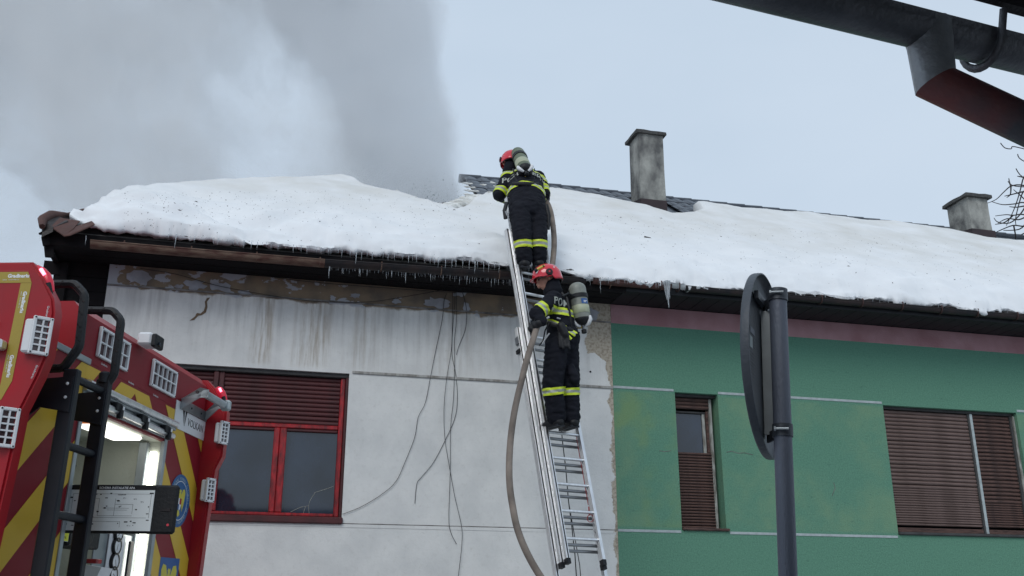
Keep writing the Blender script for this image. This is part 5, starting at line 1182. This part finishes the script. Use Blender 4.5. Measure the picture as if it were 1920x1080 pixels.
capsule(bd, sL, eL, .078, .064); capsule(bd, eL, wL, .062, .048); capsule(bd, sR, eR, .078, .064); capsule(bd, eR, wR, .06, .045)
capsule(bd, P1(1070, 690, 9.48), P1(1078, 712, 9.48), .035, .05)       # loaded thigh pocket
body = fuse(bd, 'body', 'navy', .013, 3, .0125, None)
kids = [body]
def track(o): kids.append(o); return o
track(band(body, kL+(aL-kL)*.20, aL-kL, .036, .14, None)); track(band(body, kR+(aR-kR)*.22, aR-kR, .036, .14, None))
track(band(body, sL+(eL-sL)*.72, eL-sL, .040, .12, None))
track(band(body, ch+(ws-ch)*.35, Vector((.12, -.15, 1)), .038, .27, None)); track(band(body, ws+(pv_-ws)*.25, Vector((.55, -.1, 1)), .026, .20, None))
hd_ = helmet(None, P1(1025, 522, 9.47), (-.96, -.10, -.28), (-.25, 0, 1)); track(hd_)
hh = [o for o in C.objects if o.name.startswith('helmet') and o.parent is None and o.type == 'MESH']; kids += hh
gl = glove(None, wL, P1(1011, 606, 9.19), (-.75, .1, -.3), (0, .1, 1), (.3, 1, -.2)); track(gl)
g2 = glove(None, wR, LP(-.01, -.02, 1.32), (-.3, .5, .3), (0, 0, 1), (.5, .5, 0)); track(g2)
bx = [o for o in C.objects]
class K: pass
kb = K(); before = set(o.name for o in bpy.data.objects)
boots(None, (aL, aR), (aL+Vector((-.10, .15, 0)), aR+Vector((-.08, .16, 0))))
for o in [o for o in bpy.data.objects if o.name not in before and o.parent is None]: track(o)
track(deci(body, 'POM', .095, P1(1044, 564, 9.20), (.93, .36, 0), (0, 0, 1), 'silver', None))
# harness straps, belt kit and hanging gloves
def strap(pts, r_, m='black', nm='strap', fl=.4): mb = MB(); mb.tube(pts, r_, 8, flat=fl); return track(mb.build(nm, m, None, 50))
strap([P1(1050, 548, 9.44), P1(1062, 560, 9.40), P1(1068, 590, 9.40), P1(1070, 620, 9.42)], .018)
strap([P1(1026, 606, 9.36), P1(1040, 609, 9.33), P1(1058, 614, 9.33), P1(1074, 620, 9.40)], .020)
strap([P1(1030, 604, 9.30), P1(1022, 620, 9.28), P1(1018, 640, 9.27), P1(1011, 648, 9.27)], .008, 'black', 'buckle_strap', 1)
strap([P1(1030, 625, 9.28), P1(1022, 636, 9.27), P1(1017, 645, 9.27)], .009, 'alu_dark', 'carabiner', 1)
strap([P1(1024, 597, 9.28), P1(1030, 594, 9.27)], .010, 'white', 'buckle', .6); strap([P1(1044, 596, 9.30), P1(1051, 598, 9.30)], .008, 'alu_dark', 'buckle', .6)
mb = MB()
for i in range(4): capsule(mb, P1(1048+5*i, 622, 9.32), P1(1050+6*i, 650+3*(i % 2), 9.31), .016, .012, 8)
capsule(mb, P1(1052, 612, 9.32), P1(1060, 628, 9.32), .045, .04, 10); track(fuse(mb, 'spare_gloves', 'black', .008, 2, .002, None))
strap([P1(1066, 630, 9.34), P1(1071, 636, 9.34)], .014, 'yellow', 'tab', .6)
for o in kids:
    if o is not None and o.parent is None: o.parent = pA; o.location = o.location-pA.location
cylA, m4A, LA_ = cylinder_set(P1(1082, 540, 9.56), P1(1092, 602, 9.56), .088, 'tank_grey', (-1, .15, 0), 'grey air cylinder with cream band and blue label on the lower firefighter\'s back')
mb = MB(); vs = []
for zz in (LA_*.42, LA_*.54):
    for k in range(6): an = k*.14; vs.append((zz, an))
an0 = None
dA = (P1(1092, 602, 9.56)-P1(1082, 540, 9.56)).normalized(); lc = m4A @ Vector((0, 0, LA_*.47)); vw = (CAM-P1(1088, 570, 9.56)).normalized(); vw = (vw-dA*vw.dot(dA)).normalized(); sd_ = dA.cross(vw)
def ring_patch(c, r_, a0, a1, h0, h1):
    mb = MB(); vs, fs = [], []; n = 6
    for i in range(n+1):
        t = a0+(a1-a0)*i/n; d_ = vw*math.cos(t)+sd_*math.sin(t)
        for h_ in (h0, h1): vs.append(c+d_*r_+dA*h_)
    for i in range(n): fs.append((2*i, 2*i+1, 2*i+3, 2*i+2))
    mb.add(vs, fs); return mb
sgn = 1 if sd_.x > 0 else -1
ring_patch(lc, .0915, sgn*.25, sgn*1.1, -.025, .03).build('label', 'blue', cylA); ring_patch(lc, .0925, sgn*.5, sgn*.95, -.004, .004).build('label_print', 'white', cylA); ring_patch(lc, .0925, sgn*.5, sgn*.8, .010, .017).build('label_print', 'white', cylA)
mb = MB(); o0 = cylA.location; mb.tube([P1(1078, 556, 9.45)-o0, P1(1066, 550, 9.42)-o0, P1(1054, 556, 9.36)-o0], .010, 8); mb.build('breathing_hose', 'black', cylA, 50); mb = MB(); mb.tube([P1(1086, 624, 9.52)-o0, P1(1076, 622, 9.44)-o0, P1(1066, 612, 9.38)-o0], .009, 8); mb.build('breathing_hose', 'black', cylA, 50)
# ---- upper firefighter: seen from behind, bent forward over the ladder head
kids = []
aL, aR = P1(983, 486, 9.98), P1(1010, 486, 10.10); kL, kR = P1(980, 452, 9.96), P1(1010, 452, 10.08); hL, hR = P1(975, 398, 10.10), P1(1006, 396, 10.22)
pv_ = P1(988, 384, 10.20); ws = P1(987, 366, 10.32); ch = P1(985, 340, 10.56); nk = P1(980, 318, 10.74); sL, sR = P1(953, 334, 10.56), P1(1009, 334, 10.66)
eL, eR = P1(936, 366, 10.42), P1(1020, 364, 10.58); wL, wR = P1(950, 374, 10.66), P1(1022, 374, 10.80)
pB = person('firefighter at the ladder head seen from behind, bent over the snowy roof edge', (aL+aR)/2-Vector((0, 0, .1)))
bd = MB(); cx_ = Vector((1, .2, 0))
capsule(bd, hL, kL, .125, .092); capsule(bd, kL, aL, .090, .086); capsule(bd, hR, kR, .122, .092); capsule(bd, kR, aR, .090, .086)
capsule(bd, pv_-Vector((0,0,.05)), ws, .205, .215, 16, cx_, .78); capsule(bd, ws, ch, .200, .200, 16, cx_, .76); capsule(bd, ch, nk, .200, .10, 16, cx_, .7)
capsule(bd, sL, sR, .085, .085); capsule(bd, sL, eL, .084, .070); capsule(bd, eL, wL, .066, .050); capsule(bd, sR, eR, .084, .070); capsule(bd, eR, wR, .066, .050)
body = fuse(bd, 'body', 'navy', .013, 3, .0125, None); kids.append(body)
track(band(body, kL+(aL-kL)*.22, aL-kL, .040, .15, None)); track(band(body, kR+(aR-kR)*.22, aR-kR, .040, .15, None)); track(band(body, sL+(eL-sL)*.86, eL-sL, .042, .12, None)); track(band(body, sR+(eR-sR)*.80, eR-sR, .042, .12, None))
axT = (ch-pv_).normalized(); track(band(body, ws-axT*.03, axT, .038, .30, None)); track(band(body, ch+axT*.04, axT+Vector((0, 0, .3)), .036, .30, None))
before = set(o.name for o in bpy.data.objects)
helmet(None, P1(957, 306, 10.78), (-.15, .93, -.30), (0, .3, 1), False)
glove(None, wL, P1(954, 376, 10.74), (.3, .8, 0), (0, 0, 1), (0, .2, -1)); glove(None, wR, P1(1021, 377, 10.88), (-.2, .8, 0), (0, 0, 1), (0, .2, -1))
boots(None, (aL, aR), (aL+Vector((-.03, .17, .02)), aR+Vector((-.02, .17, .02))))
for o in [o for o in bpy.data.objects if o.name not in before and o.parent is None]: track(o)
axR = Vector((1, .22, 0)).normalized()
track(deci(body, 'POMPIERII', .115, P1(944, 324, 10.30), axR, (axT+Vector((0, 0, .1))), 'silver', None))
strap([P1(962, 318, 10.50), P1(966, 334, 10.34), P1(972, 348, 10.22)], .020); strap([P1(1002, 318, 10.56), P1(1002, 334, 10.38), P1(996, 348, 10.26)], .020)
strap([P1(960, 345, 10.20), P1(976, 344, 10.13), P1(992, 345, 10.14), P1(1010, 346, 10.24)], .024, 'black', 'harness_plate')
strap([P1(950, 380, 10.10), P1(946, 395, 10.06), P1(948, 410, 10.05)], .022, 'black', 'pouch', .8); strap([P1(948, 396, 10.02), P1(951, 404, 10.02)], .010, 'alu_dark', 'carabiner', .6)
strap([P1(1024, 384, 10.18), P1(1029, 405, 10.16), P1(1027, 430, 10.16)], .024, 'black', 'pouch', .7)
for o in kids:
    if o is not None and o.parent is None: o.parent = pB; o.location = o.location-pB.location
cylB, _, _ = cylinder_set(P1(971, 288, 10.66), P1(985, 320, 10.30), .082, 'tank_green', (0, 1, -.6), 'olive air cylinder on the back of the upper firefighter', 'cream')

# ================================================================== HOSE
def spline(P, k=6):
    Q = []
    for i in range(len(P)-1):
        p0, p1, p2, p3 = P[max(i-1, 0)], P[i], P[i+1], P[min(i+2, len(P)-1)]
        for j in range(k): t = j/k; Q.append(.5*((2*p1)+(p2-p0)*t+(2*p0-5*p1+4*p2-p3)*t*t+(3*p1-p0-3*p2+p3)*t**3))
    return Q+[P[-1]]
HP_ = [J(1006, 366, 10.85), J(1020, 372, 10.72), J(1031, 392, 10.50), J(1037, 425, 10.36), J(1039, 458, 10.26), J(1036, 495, 10.15), J(1030, 540, 9.95), J(1021, 580, 9.62), J(1010, 604, 9.28), J(997, 645, 9.16), J(986, 681, 9.14), J(978, 713, 9.13), J(970, 746, 9.12), J(963, 781, 9.10), J(957.5, 823, 9.08), J(954.7, 870, 9.05), J(956, 913, 9.02), J(961.7, 952, 9.0), J(968.6, 986, 8.97), J(980, 1019, 8.94), J(996, 1052, 8.90), J(1016, 1085, 8.86), J(1060, 1150, 8.75)]
HP_ += [Vector((.75, 8.5, .9)), Vector((1.2, 8.1, .25)), Vector((1.9, 7.6, .035)), Vector((3.2, 6.9, .035)), Vector((5.5, 6.8, .035))]
mb = MB(); o0 = HP_[8].copy(); mb.tube([p-o0 for p in spline(HP_)], .031, 12); mb.build('hose', 'hose', None, 60, loc=o0, label='grey canvas fire hose looping past both firefighters down to the street', cat='hose')

# ================================================================== TRAFFIC SIGN
ps = thing('traffic_sign', 'round traffic sign seen from behind, clamped to a grey pole', 'traffic sign', loc=(0, 0, 0))
q1, q2 = J(1458.5, 563, 3.36), J(1477.5, 1080, 3.36); dd = (q2-q1).normalized(); base = q1+dd*(q1.z/(-dd.z)); ps.location = base
top = q1-dd*.035
mb = MB(); mb.tube([base-base, top-base], .0305, 28); mb.build('pole', 'pole_grey', ps, 50)
mb = MB(); mb.tube([top-base, top-dd*.006-base], [.031, .024], 20); mb.build('pole_cap', 'sign_grey', ps, 50)
bN = Vector((math.cos(R(25.5)), -math.sin(R(25.5)), 0)); bU = -dd; bN = (bN-bU*bN.dot(bU)).normalized(); bX = bU.cross(bN)
SR = .334; dc = hit(1430, 686, q1-bN*.085, bN)
D4 = Matrix((bX, bU, bN)).transposed().to_4x4(); D4.translation = dc-base
def dpart(nm, mb, m, sm=50): mb.v = [D4 @ v for v in mb.v]; return mb.build(nm, m, ps, sm)
mb = MB(); mb.lathe([(SR-.004, -.004), (SR, -.002), (SR+.002, .004), (SR+.001, .026), (SR-.004, .027), (SR-.006, .004), (SR-.012, -.0005)], None, 72); 
vs = mb.v; dpart('disc', mb, 'sign_grey')
mb = MB(); mb.lathe([(SR-.018, -.0045), (SR-.018, -.0065)], None, 72); dpart('sign_face', mb, 'white')
mb = MB(); mb.lathe([(SR-.02, -.0068), (SR-.02, -.0075)], None, 72); mb2 = MB()
for k in range(72):
    pass
dpart('sign_border', mb, 'helmet')
mb = MB(); mb.lathe([(SR-.07, -.0076), (SR-.07, -.0085)], None, 72); dpart('sign_field', mb, 'white')
for xo, nm in ((-.0, 'channel'),):
    mb = MB(); mb.box((-.022, -.255, .004), (-.0185, .200, .052)); mb.box((.0185, -.255, .004), (.022, .200, .052)); mb.box((-.0185, -.255, .030), (.0185, .200, .0335)); 
    x0 = (D4.inverted() @ (top-base)).x*.0+.038
    mb.v = [v+Vector((x0*0+.0, 0, 0)) for v in mb.v]; dpart('channel', mb, 'galv', False)
for yy in (.222, -.262):
    cP = D4 @ Vector((0, yy, .03)); t_ = ((cP+base-q1).dot(dd)); cc_ = q1+dd*t_-base
    mb = MB(); mb.lathe([(.031, -.021), (.0345, -.021), (.0345, .021), (.031, .021)], frame_m(cc_, bX, bN.cross(bX) if False else (bU.cross(bX)), None) if False else Matrix(((bX.x, (bU.cross(bX)).x, bU.x, cc_.x), (bX.y, (bU.cross(bX)).y, bU.y, cc_.y), (bX.z, (bU.cross(bX)).z, bU.z, cc_.z), (0, 0, 0, 1))), 28)
    cl = mb.build('clamp', 'sign_grey', ps, 50)
    mb = MB(); tn = (cP-cc_); tn = (tn-bU*tn.dot(bU)); L = tn.length; tn.normalize(); sdv = bU.cross(tn); a = cc_+tn*.03; e = cP-bN*.02; w_ = sdv*.004; h_ = bU*.018
    mb.hexa([a-w_-h_, e-w_-h_, e+w_-h_, a+w_-h_, a-w_+h_, e-w_+h_, e+w_+h_, a+w_+h_]); mb.build('clamp_arm', 'sign_grey', ps)
    mb = MB(); vdir = (CAM-(cc_+base)).normalized(); vdir = (vdir-bU*vdir.dot(bU)).normalized(); sx_ = bU.cross(vdir); c0 = cc_+vdir*.041
    mb.tube([c0-sx_*.022, c0+sx_*.020], .0042, 8); mb.tube([c0-sx_*.028, c0-sx_*.022], .0075, 6); mb.build('bolt', 'galv', ps, 40)
mb = MB(); mb.box((-.13, .215, .004), (.10, .245, .020)); dpart('stiffener', mb, 'sign_grey', False)
lb_ = MB(); lb_.box((-.205, .02, .0005), (-.160, .062, .0012)); dpart('maker_sticker', lb_, 'trim_white', False)
lb_ = MB()
for i in range(9): lb_.box((-.215+.0*i, .005-.012*i, .0006), (-.120-.01*(i % 3), .009-.012*i, .0011))
for i in range(3): lb_.box((-.15, .055-.012*i, .0006), (-.115, .059-.012*i, .0011))
dpart('sticker_print', lb_, 'sign_text', False) if 'sign_text' in M else dpart('sticker_print', lb_, mat('faded_print', (.16, .17, .19), .6), False)
mb = MB(); mb.box((-.19, .075, .0006), (-.125, .098, .0012)); dpart('maker_sticker', mb, mat('faded_logo', (.20, .22, .26), .6), False)

# ================================================================== NEIGHBOUR'S EAVE (top right)
TV = Vector((.936, .352, 0)).normalized(); TQ = Vector((.352, -.936, 0)).normalized()
g0 = CAM+ray(1800, 68)*(2.8/FPX)
ne = thing('porch_roof', 'dark low porch eave with zinc gutter and elbow downpipe over the viewer', 'roof', loc=(g0.x, g0.y, 0))
nl = Vector((g0.x, g0.y, 0))
GR_ = .062
def trough(t0, t1):
    mb = MB(); n = 14; vs, fs = [], []; L = 12
    for j in range(L+1):
        c = g0+TV*(t0+(t1-t0)*j/L)-nl; pr = []
        for i in range(n+1): a = math.pi+math.pi*i/n; pr.append(c+TQ*math.cos(a)*GR_+ZZ*math.sin(a)*GR_)
        pr += [c+TQ*(GR_+.004)+ZZ*.006, c+TQ*(GR_-.008)+ZZ*.008]
        for i in range(n+1): a = math.pi*2-math.pi*i/n; pr.append(c+TQ*math.cos(a)*(GR_-.004)+ZZ*math.sin(a)*(GR_-.004))
        b0 = c-TQ*GR_; pr += [b0-TQ*.008+ZZ*.004, b0-TQ*.006-ZZ*.010]; vs += pr
    k = len(pr)
    for j in range(L):
        for i in range(k): fs.append((j*k+i, j*k+(i+1) % k, (j+1)*k+(i+1) % k, (j+1)*k+i))
    mb.add(vs, fs); mb.build('trough', 'zinc', ne, 60)
trough(-4.5, 3.2)
oc = CAM+ray(1740, 62)*((hit(1740, 62, g0, ZZ.cross(TV))-CAM).length/ray(1740, 62).length)
ob = oc-ZZ*.155
dnp = Vector((.885, -.06, -.56)).normalized()
mb = MB(); mit = (dnp+ZZ).normalized(); n2 = (-ZZ-dnp).normalized(); vs, fs = [], []
for j, (c_, rr) in enumerate(((oc-nl+ZZ*.02, .070), (oc-nl-ZZ*.04, .060), (ob-nl, .055))):
    for k in range(16):
        a_ = 2*math.pi*k/16; q_ = c_+TV*math.cos(a_)*rr+TQ*math.sin(a_)*rr
        if j == 2: q_ = q_+ZZ*((q_-c_).dot(dnp)*.62)
        vs.append(q_)
vs2 = [q_+dnp*1.25 for q_ in vs[32:]]
for j in range(2):
    for k in range(16): fs.append((j*16+k, j*16+(k+1)%16, (j+1)*16+(k+1)%16, (j+1)*16+k))
mb.add(vs, fs); mb.build('outlet', 'zinc2', ne, 60)
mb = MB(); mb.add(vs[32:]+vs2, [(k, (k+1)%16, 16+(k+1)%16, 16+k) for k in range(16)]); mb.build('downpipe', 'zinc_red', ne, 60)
pe = ob+dnp*1.25
mb = MB(); mb.tube([pe-nl, Vector((pe.x, pe.y, 0))-nl], [.0485, .0485], 8, up=TV); mb.build('downpipe', 'zinc', ne, 30)
mb = MB(); hc = g0+TV*.0-nl; hq = hit(1815, 95, g0, ZZ)-nl
for t in (.075, 1.3, -1.6):
    c = g0+TV*t-nl; mb = MB(); mb.tube([c+TQ*math.cos(a)*(GR_+.012)+ZZ*math.sin(a)*(GR_+.016) for a in [math.pi*.92+math.pi*1.0*i/12 for i in range(13)]]+[c+TQ*(GR_+.03)+ZZ*.05], .0075, 8, flat=1.6); mb.build('gutter_bracket', 'zinc', ne, 50)
rf = MB(); e0 = TQ*.085+ZZ*.045
for i in range(34):
    t = -4.5+.23*i; rf = MB(); c = g0-nl+TV*t+TQ*(.075+random.uniform(-.006, .012)); th_ = .02
    a = c+ZZ*.060; b_ = a+TV*.226; up_ = TQ*.42+ZZ*.10
    rf.hexa([a, b_, b_+up_, a+up_, a+ZZ*th_, b_+ZZ*th_, b_+up_+ZZ*th_, a+up_+ZZ*th_]); rf.build('roof_tile', 'tile_eave', ne)
c = g0-nl; rf = MB(); a, b_ = c+TV*-4.5+TQ*.12+ZZ*.045, c+TV*3.3+TQ*.12+ZZ*.045; up_ = TQ*3.75+ZZ*.85
rf.hexa([a, b_, b_+up_, a+up_, a+ZZ*.02, b_+ZZ*.02, b_+up_+ZZ*.02, a+up_+ZZ*.02]); rf.build('roof_boards', 'dark_wood', ne)
rf = MB(); a = c+TV*-4.5+TQ*3.85-ZZ*g0.z; b_ = c+TV*3.3+TQ*3.85-ZZ*g0.z; rf.hexa([a, b_, b_+TQ*.25, a+TQ*.25, a+ZZ*(g0.z+.85), b_+ZZ*(g0.z+.85), b_+TQ*.25+ZZ*(g0.z+.85), a+TQ*.25+ZZ*(g0.z+.85)]); rf.build('wall', 'back_wall', ne)

# ================================================================== TREE
tb_ = J(2090, 700, 17.5); tree = thing('tree', 'bare tree with thin tangled twigs behind the right chimney', 'tree', loc=(tb_.x, tb_.y, 0)); tl = Vector((tb_.x, tb_.y, 0))
tt = J(2060, 330, 17.4)
mb = MB(); mb.tube([Vector((0, 0, 0)), (tb_-tl), (tt-tl), J(2080, 120, 17.3)-tl], [.22, .17, .10, .04], 10); mb.build('trunk', 'bark', tree, 60)
c5 = lambda x, y: (1440+x/3.483, 330+y/3.483)
BR = [[(1800, 120), (1672, 72), (1590, 75), (1540, 110), (1490, 155), (1430, 178)], [(1588, 75), (1578, 15)], [(1800, 230), (1672, 180), (1600, 182), (1520, 180), (1455, 160)], [(1800, 300), (1672, 255), (1600, 258), (1550, 252), (1480, 255)], [(1600, 258), (1545, 300), (1480, 310)], [(1800, 330), (1672, 330), (1600, 320), (1520, 350), (1485, 368)], [(1610, 320), (1622, 400), (1612, 445)], [(1760, 350), (1672, 380), (1630, 400), (1565, 428)], [(1740, -60), (1672, 20), (1640, 100), (1600, 220), (1560, 320)], [(1760, 60), (1672, 110), (1640, 180), (1615, 280), (1618, 330)], [(1672, 110), (1600, 130), (1545, 140)], [(1700, 150), (1650, 240), (1580, 300), (1500, 290), (1472, 262)], [(1700, 260), (1640, 285), (1560, 275), (1500, 300)], [(1590, 75), (1585, 130), (1560, 150)], [(1672, 20), (1630, 10)], [(1690, 200), (1620, 210), (1570, 205)], [(1720, 200), (1672, 150), (1610, 90)], [(1690, 300), (1640, 350), (1540, 352)]]
for i, b in enumerate(BR):
    yy = 17.3+.35*math.sin(i*2.1); P = spline([J(*c5(*p), yy+.1*j) for j, p in enumerate(b)], 4); mb = MB(); n = len(P)
    P = [p+noise.noise_vector(p*1.3)*.05 for p in P]
    mb.tube([p-tl for p in P], [.011*(1-k/n)**.8+.005 for k in range(n)], 5); mb.build('branch', 'bark', tree, 60)
for i, b in enumerate(([(1876, 268), (1884, 277), (1896, 279), (1903, 275), (1960, 290)], [(1908, 289), (1916, 300), (1960, 320)], [(1905, 316), (1918, 332), (1960, 350)], [(1890, 340), (1904, 349), (1960, 352)])):
    P = spline([J(*p, 17.2) for p in b], 4); mb = MB(); mb.tube([p-tl for p in P], .010, 5); mb.build('branch', 'bark', tree, 60)

# ================================================================== SMOKE
sm_ = bpy.data.materials.new('smoke'); sm_.use_nodes = True; g = G(sm_); t = sm_.node_tree; t.nodes.remove(g.b)
outn = [n for n in t.nodes if n.type == 'OUTPUT_MATERIAL'][0]; pvn = N(t, 'ShaderNodeVolumePrincipled')
pvn.inputs['Color'].default_value = (.955, .975, .985, 1); pvn.inputs['Anisotropy'].default_value = .0
co = g.n('ShaderNodeTexCoord').outputs['Object']
wn = g.n('ShaderNodeTexNoise'); wn.inputs['Scale'].default_value = .22; wn.inputs['Detail'].default_value = 2; t.links.new(co, wn.inputs[0])
vm = g.n('ShaderNodeVectorMath', operation='SUBTRACT'); t.links.new(wn.outputs['Color'], vm.inputs[0]); vm.inputs[1].default_value = (.5, .5, .5)
vs_ = g.n('ShaderNodeVectorMath', operation='SCALE'); t.links.new(vm.outputs[0], vs_.inputs[0]); vs_.inputs['Scale'].default_value = 3.0
va = g.n('ShaderNodeVectorMath', operation='ADD'); t.links.new(co, va.inputs[0]); t.links.new(vs_.outputs[0], va.inputs[1]); cw = g.scale(va.outputs[0], (1, .40, 1))
sx = g.n('ShaderNodeSeparateXYZ'); t.links.new(co, sx.inputs[0]); X, Y, Z = sx.outputs
nA = g.noise(cw, .42, 7, .62); nB = g.noise(cw, 1.35, 7, .66)
vo = g.n('ShaderNodeTexVoronoi', feature='SMOOTH_F1'); vo.inputs['Scale'].default_value = 1.15; vo.inputs['Smoothness'].default_value = .35
vo.inputs['Detail'].default_value = 2.0; t.links.new(cw, vo.inputs['Vector']); puff = g.math('SUBTRACT', .42, vo.outputs['Distance'])
S = lambda v, k: g.math('MULTIPLY', v, k)
nAc, nBc = g.math('SUBTRACT', nA, .5), g.math('SUBTRACT', nB, .5)
wob = g.math('ADD', g.math('ADD', S(nAc, 1.4), S(nBc, 1.15)), S(puff, .55))
zd = g.math('SUBTRACT', Z, 8.5); yd = g.math('SUBTRACT', Y, 14.5)
# distances (m) inside each body of smoke; > 0 is inside
dR = g.math('SUBTRACT', -.58, g.math('ADD', g.math('ADD', X, S(zd, .13)), S(yd, .05)))
dR = g.math('ADD', dR, S(wob, .62))
dL = g.math('SUBTRACT', X, g.math('SUBTRACT', -2.75, S(zd, .56))); dL = g.math('ADD', dL, S(wob, 1.1))
plume = g.math('MULTIPLY', g.mapr(dR, -.06, .22), g.mapr(dL, -.05, .25)); plume = g.math('MULTIPLY', plume, g.math('MULTIPLY', g.mapr(Y, 13.25, 13.9), g.mapr(Y, 16.6, 15.6)))
left = g.math('SUBTRACT', Z, S(g.math('SUBTRACT', -6.7, X), .80)); left = g.math('ADD', left, S(wob, .9))
back = g.math('MULTIPLY', g.mapr(left, 7.15, 7.5), g.mapr(dR, .0, .6))
def blob(cx, cy_, cz, rx, ry, rz, amt):
    a = g.math('DIVIDE', g.math('SUBTRACT', X, cx), rx); b = g.math('DIVIDE', g.math('SUBTRACT', Y, cy_), ry); c = g.math('DIVIDE', g.math('SUBTRACT', Z, cz), rz)
    d2 = g.math('ADD', g.math('ADD', g.math('MULTIPLY', a, a), g.math('MULTIPLY', b, b)), g.math('MULTIPLY', c, c))
    return g.math('MULTIPLY', g.mapr(g.math('ADD', d2, g.math('MULTIPLY', wob, 1.1)), .2, 1.2, 1, 0), amt)
pl = J(530, 235, 16.6); gaps = blob(pl.x, 16.6, pl.z, 1.25, 3.5, 1.9, .85)
pl = J(342, 236, 16.6); gaps = g.math('MAXIMUM', gaps, blob(pl.x, 16.6, pl.z, .60, 5, .34, 1.0))
keep = g.math('SUBTRACT', 1., gaps, clamp=True)
dens = g.mapr(nA, .39, .55, .22, 1.15)
d_ = S(g.math('MULTIPLY', g.math('MULTIPLY', dens, keep), back), .78)
d_ = g.math('MULTIPLY', d_, g.mapr(nB, .38, .58, .35, 1.35))
d_ = g.math('ADD', d_, S(g.math('MULTIPLY', plume, g.mapr(nB, .34, .60, .45, 1.5)), 1.3))
d_ = g.math('ADD', d_, S(g.math('MULTIPLY', g.math('MULTIPLY', g.mapr(left, 3.5, 6.5), g.mapr(X, -5.5, -7.0)), g.mapr(nB, .35, .6, .4, 1.2)), .16))
# fade at the far faces of the box so that it never shows
fade = g.math('MULTIPLY', g.mapr(Y, 13.2, 14.4), g.mapr(Y, 18.8, 17.4)); fade = g.math('MULTIPLY', fade, g.mapr(Z, 6.2, 6.9)); d_ = g.math('MULTIPLY', g.math('MULTIPLY', d_, fade), SMOKE_K)
plm = g.mapr(plume, 0., .5); t.links.new(g.mix(plm, (.975, .985, .99), (.90, .92, .94)), pvn.inputs['Color']); t.links.new(d_, pvn.inputs['Density']); t.links.new(pvn.outputs[0], outn.inputs['Volume'])
mb = MB(); mb.box((-13.5, 13.2, 6.2), (.2, 18.8, 17.5)); me = mb.mesh('smoke', 'room'); me.materials.clear(); me.materials.append(sm_)
obj('smoke', me, None, label='thick grey smoke billowing out of the hole in the roof and drifting left', cat='smoke', kind='stuff')
# flying embers/droplets above the hole
mb = MB(); rnd = random.Random(21)
for i in range(420):
    px = rnd.gauss(805, 42); py = 392-abs(rnd.gauss(0, 30)); p = J(px, py, rnd.uniform(12.6, 13.1)); s = rnd.uniform(.003, .010)*(1.7 if rnd.random() < .08 else 1)
    a, b, c_ = [Vector([rnd.uniform(-1, 1) for _ in range(3)]).normalized()*s for _ in range(3)]; mb.add([p+a, p+b, p+c_, p-a*.6-b*.5], [(0, 1, 2), (0, 2, 3), (0, 3, 1), (1, 3, 2)])
mb.build('snow_spray', 'trim_white', None, label='spray of ice crumbs and water flying up from the roof hole', cat='spray', kind='stuff')
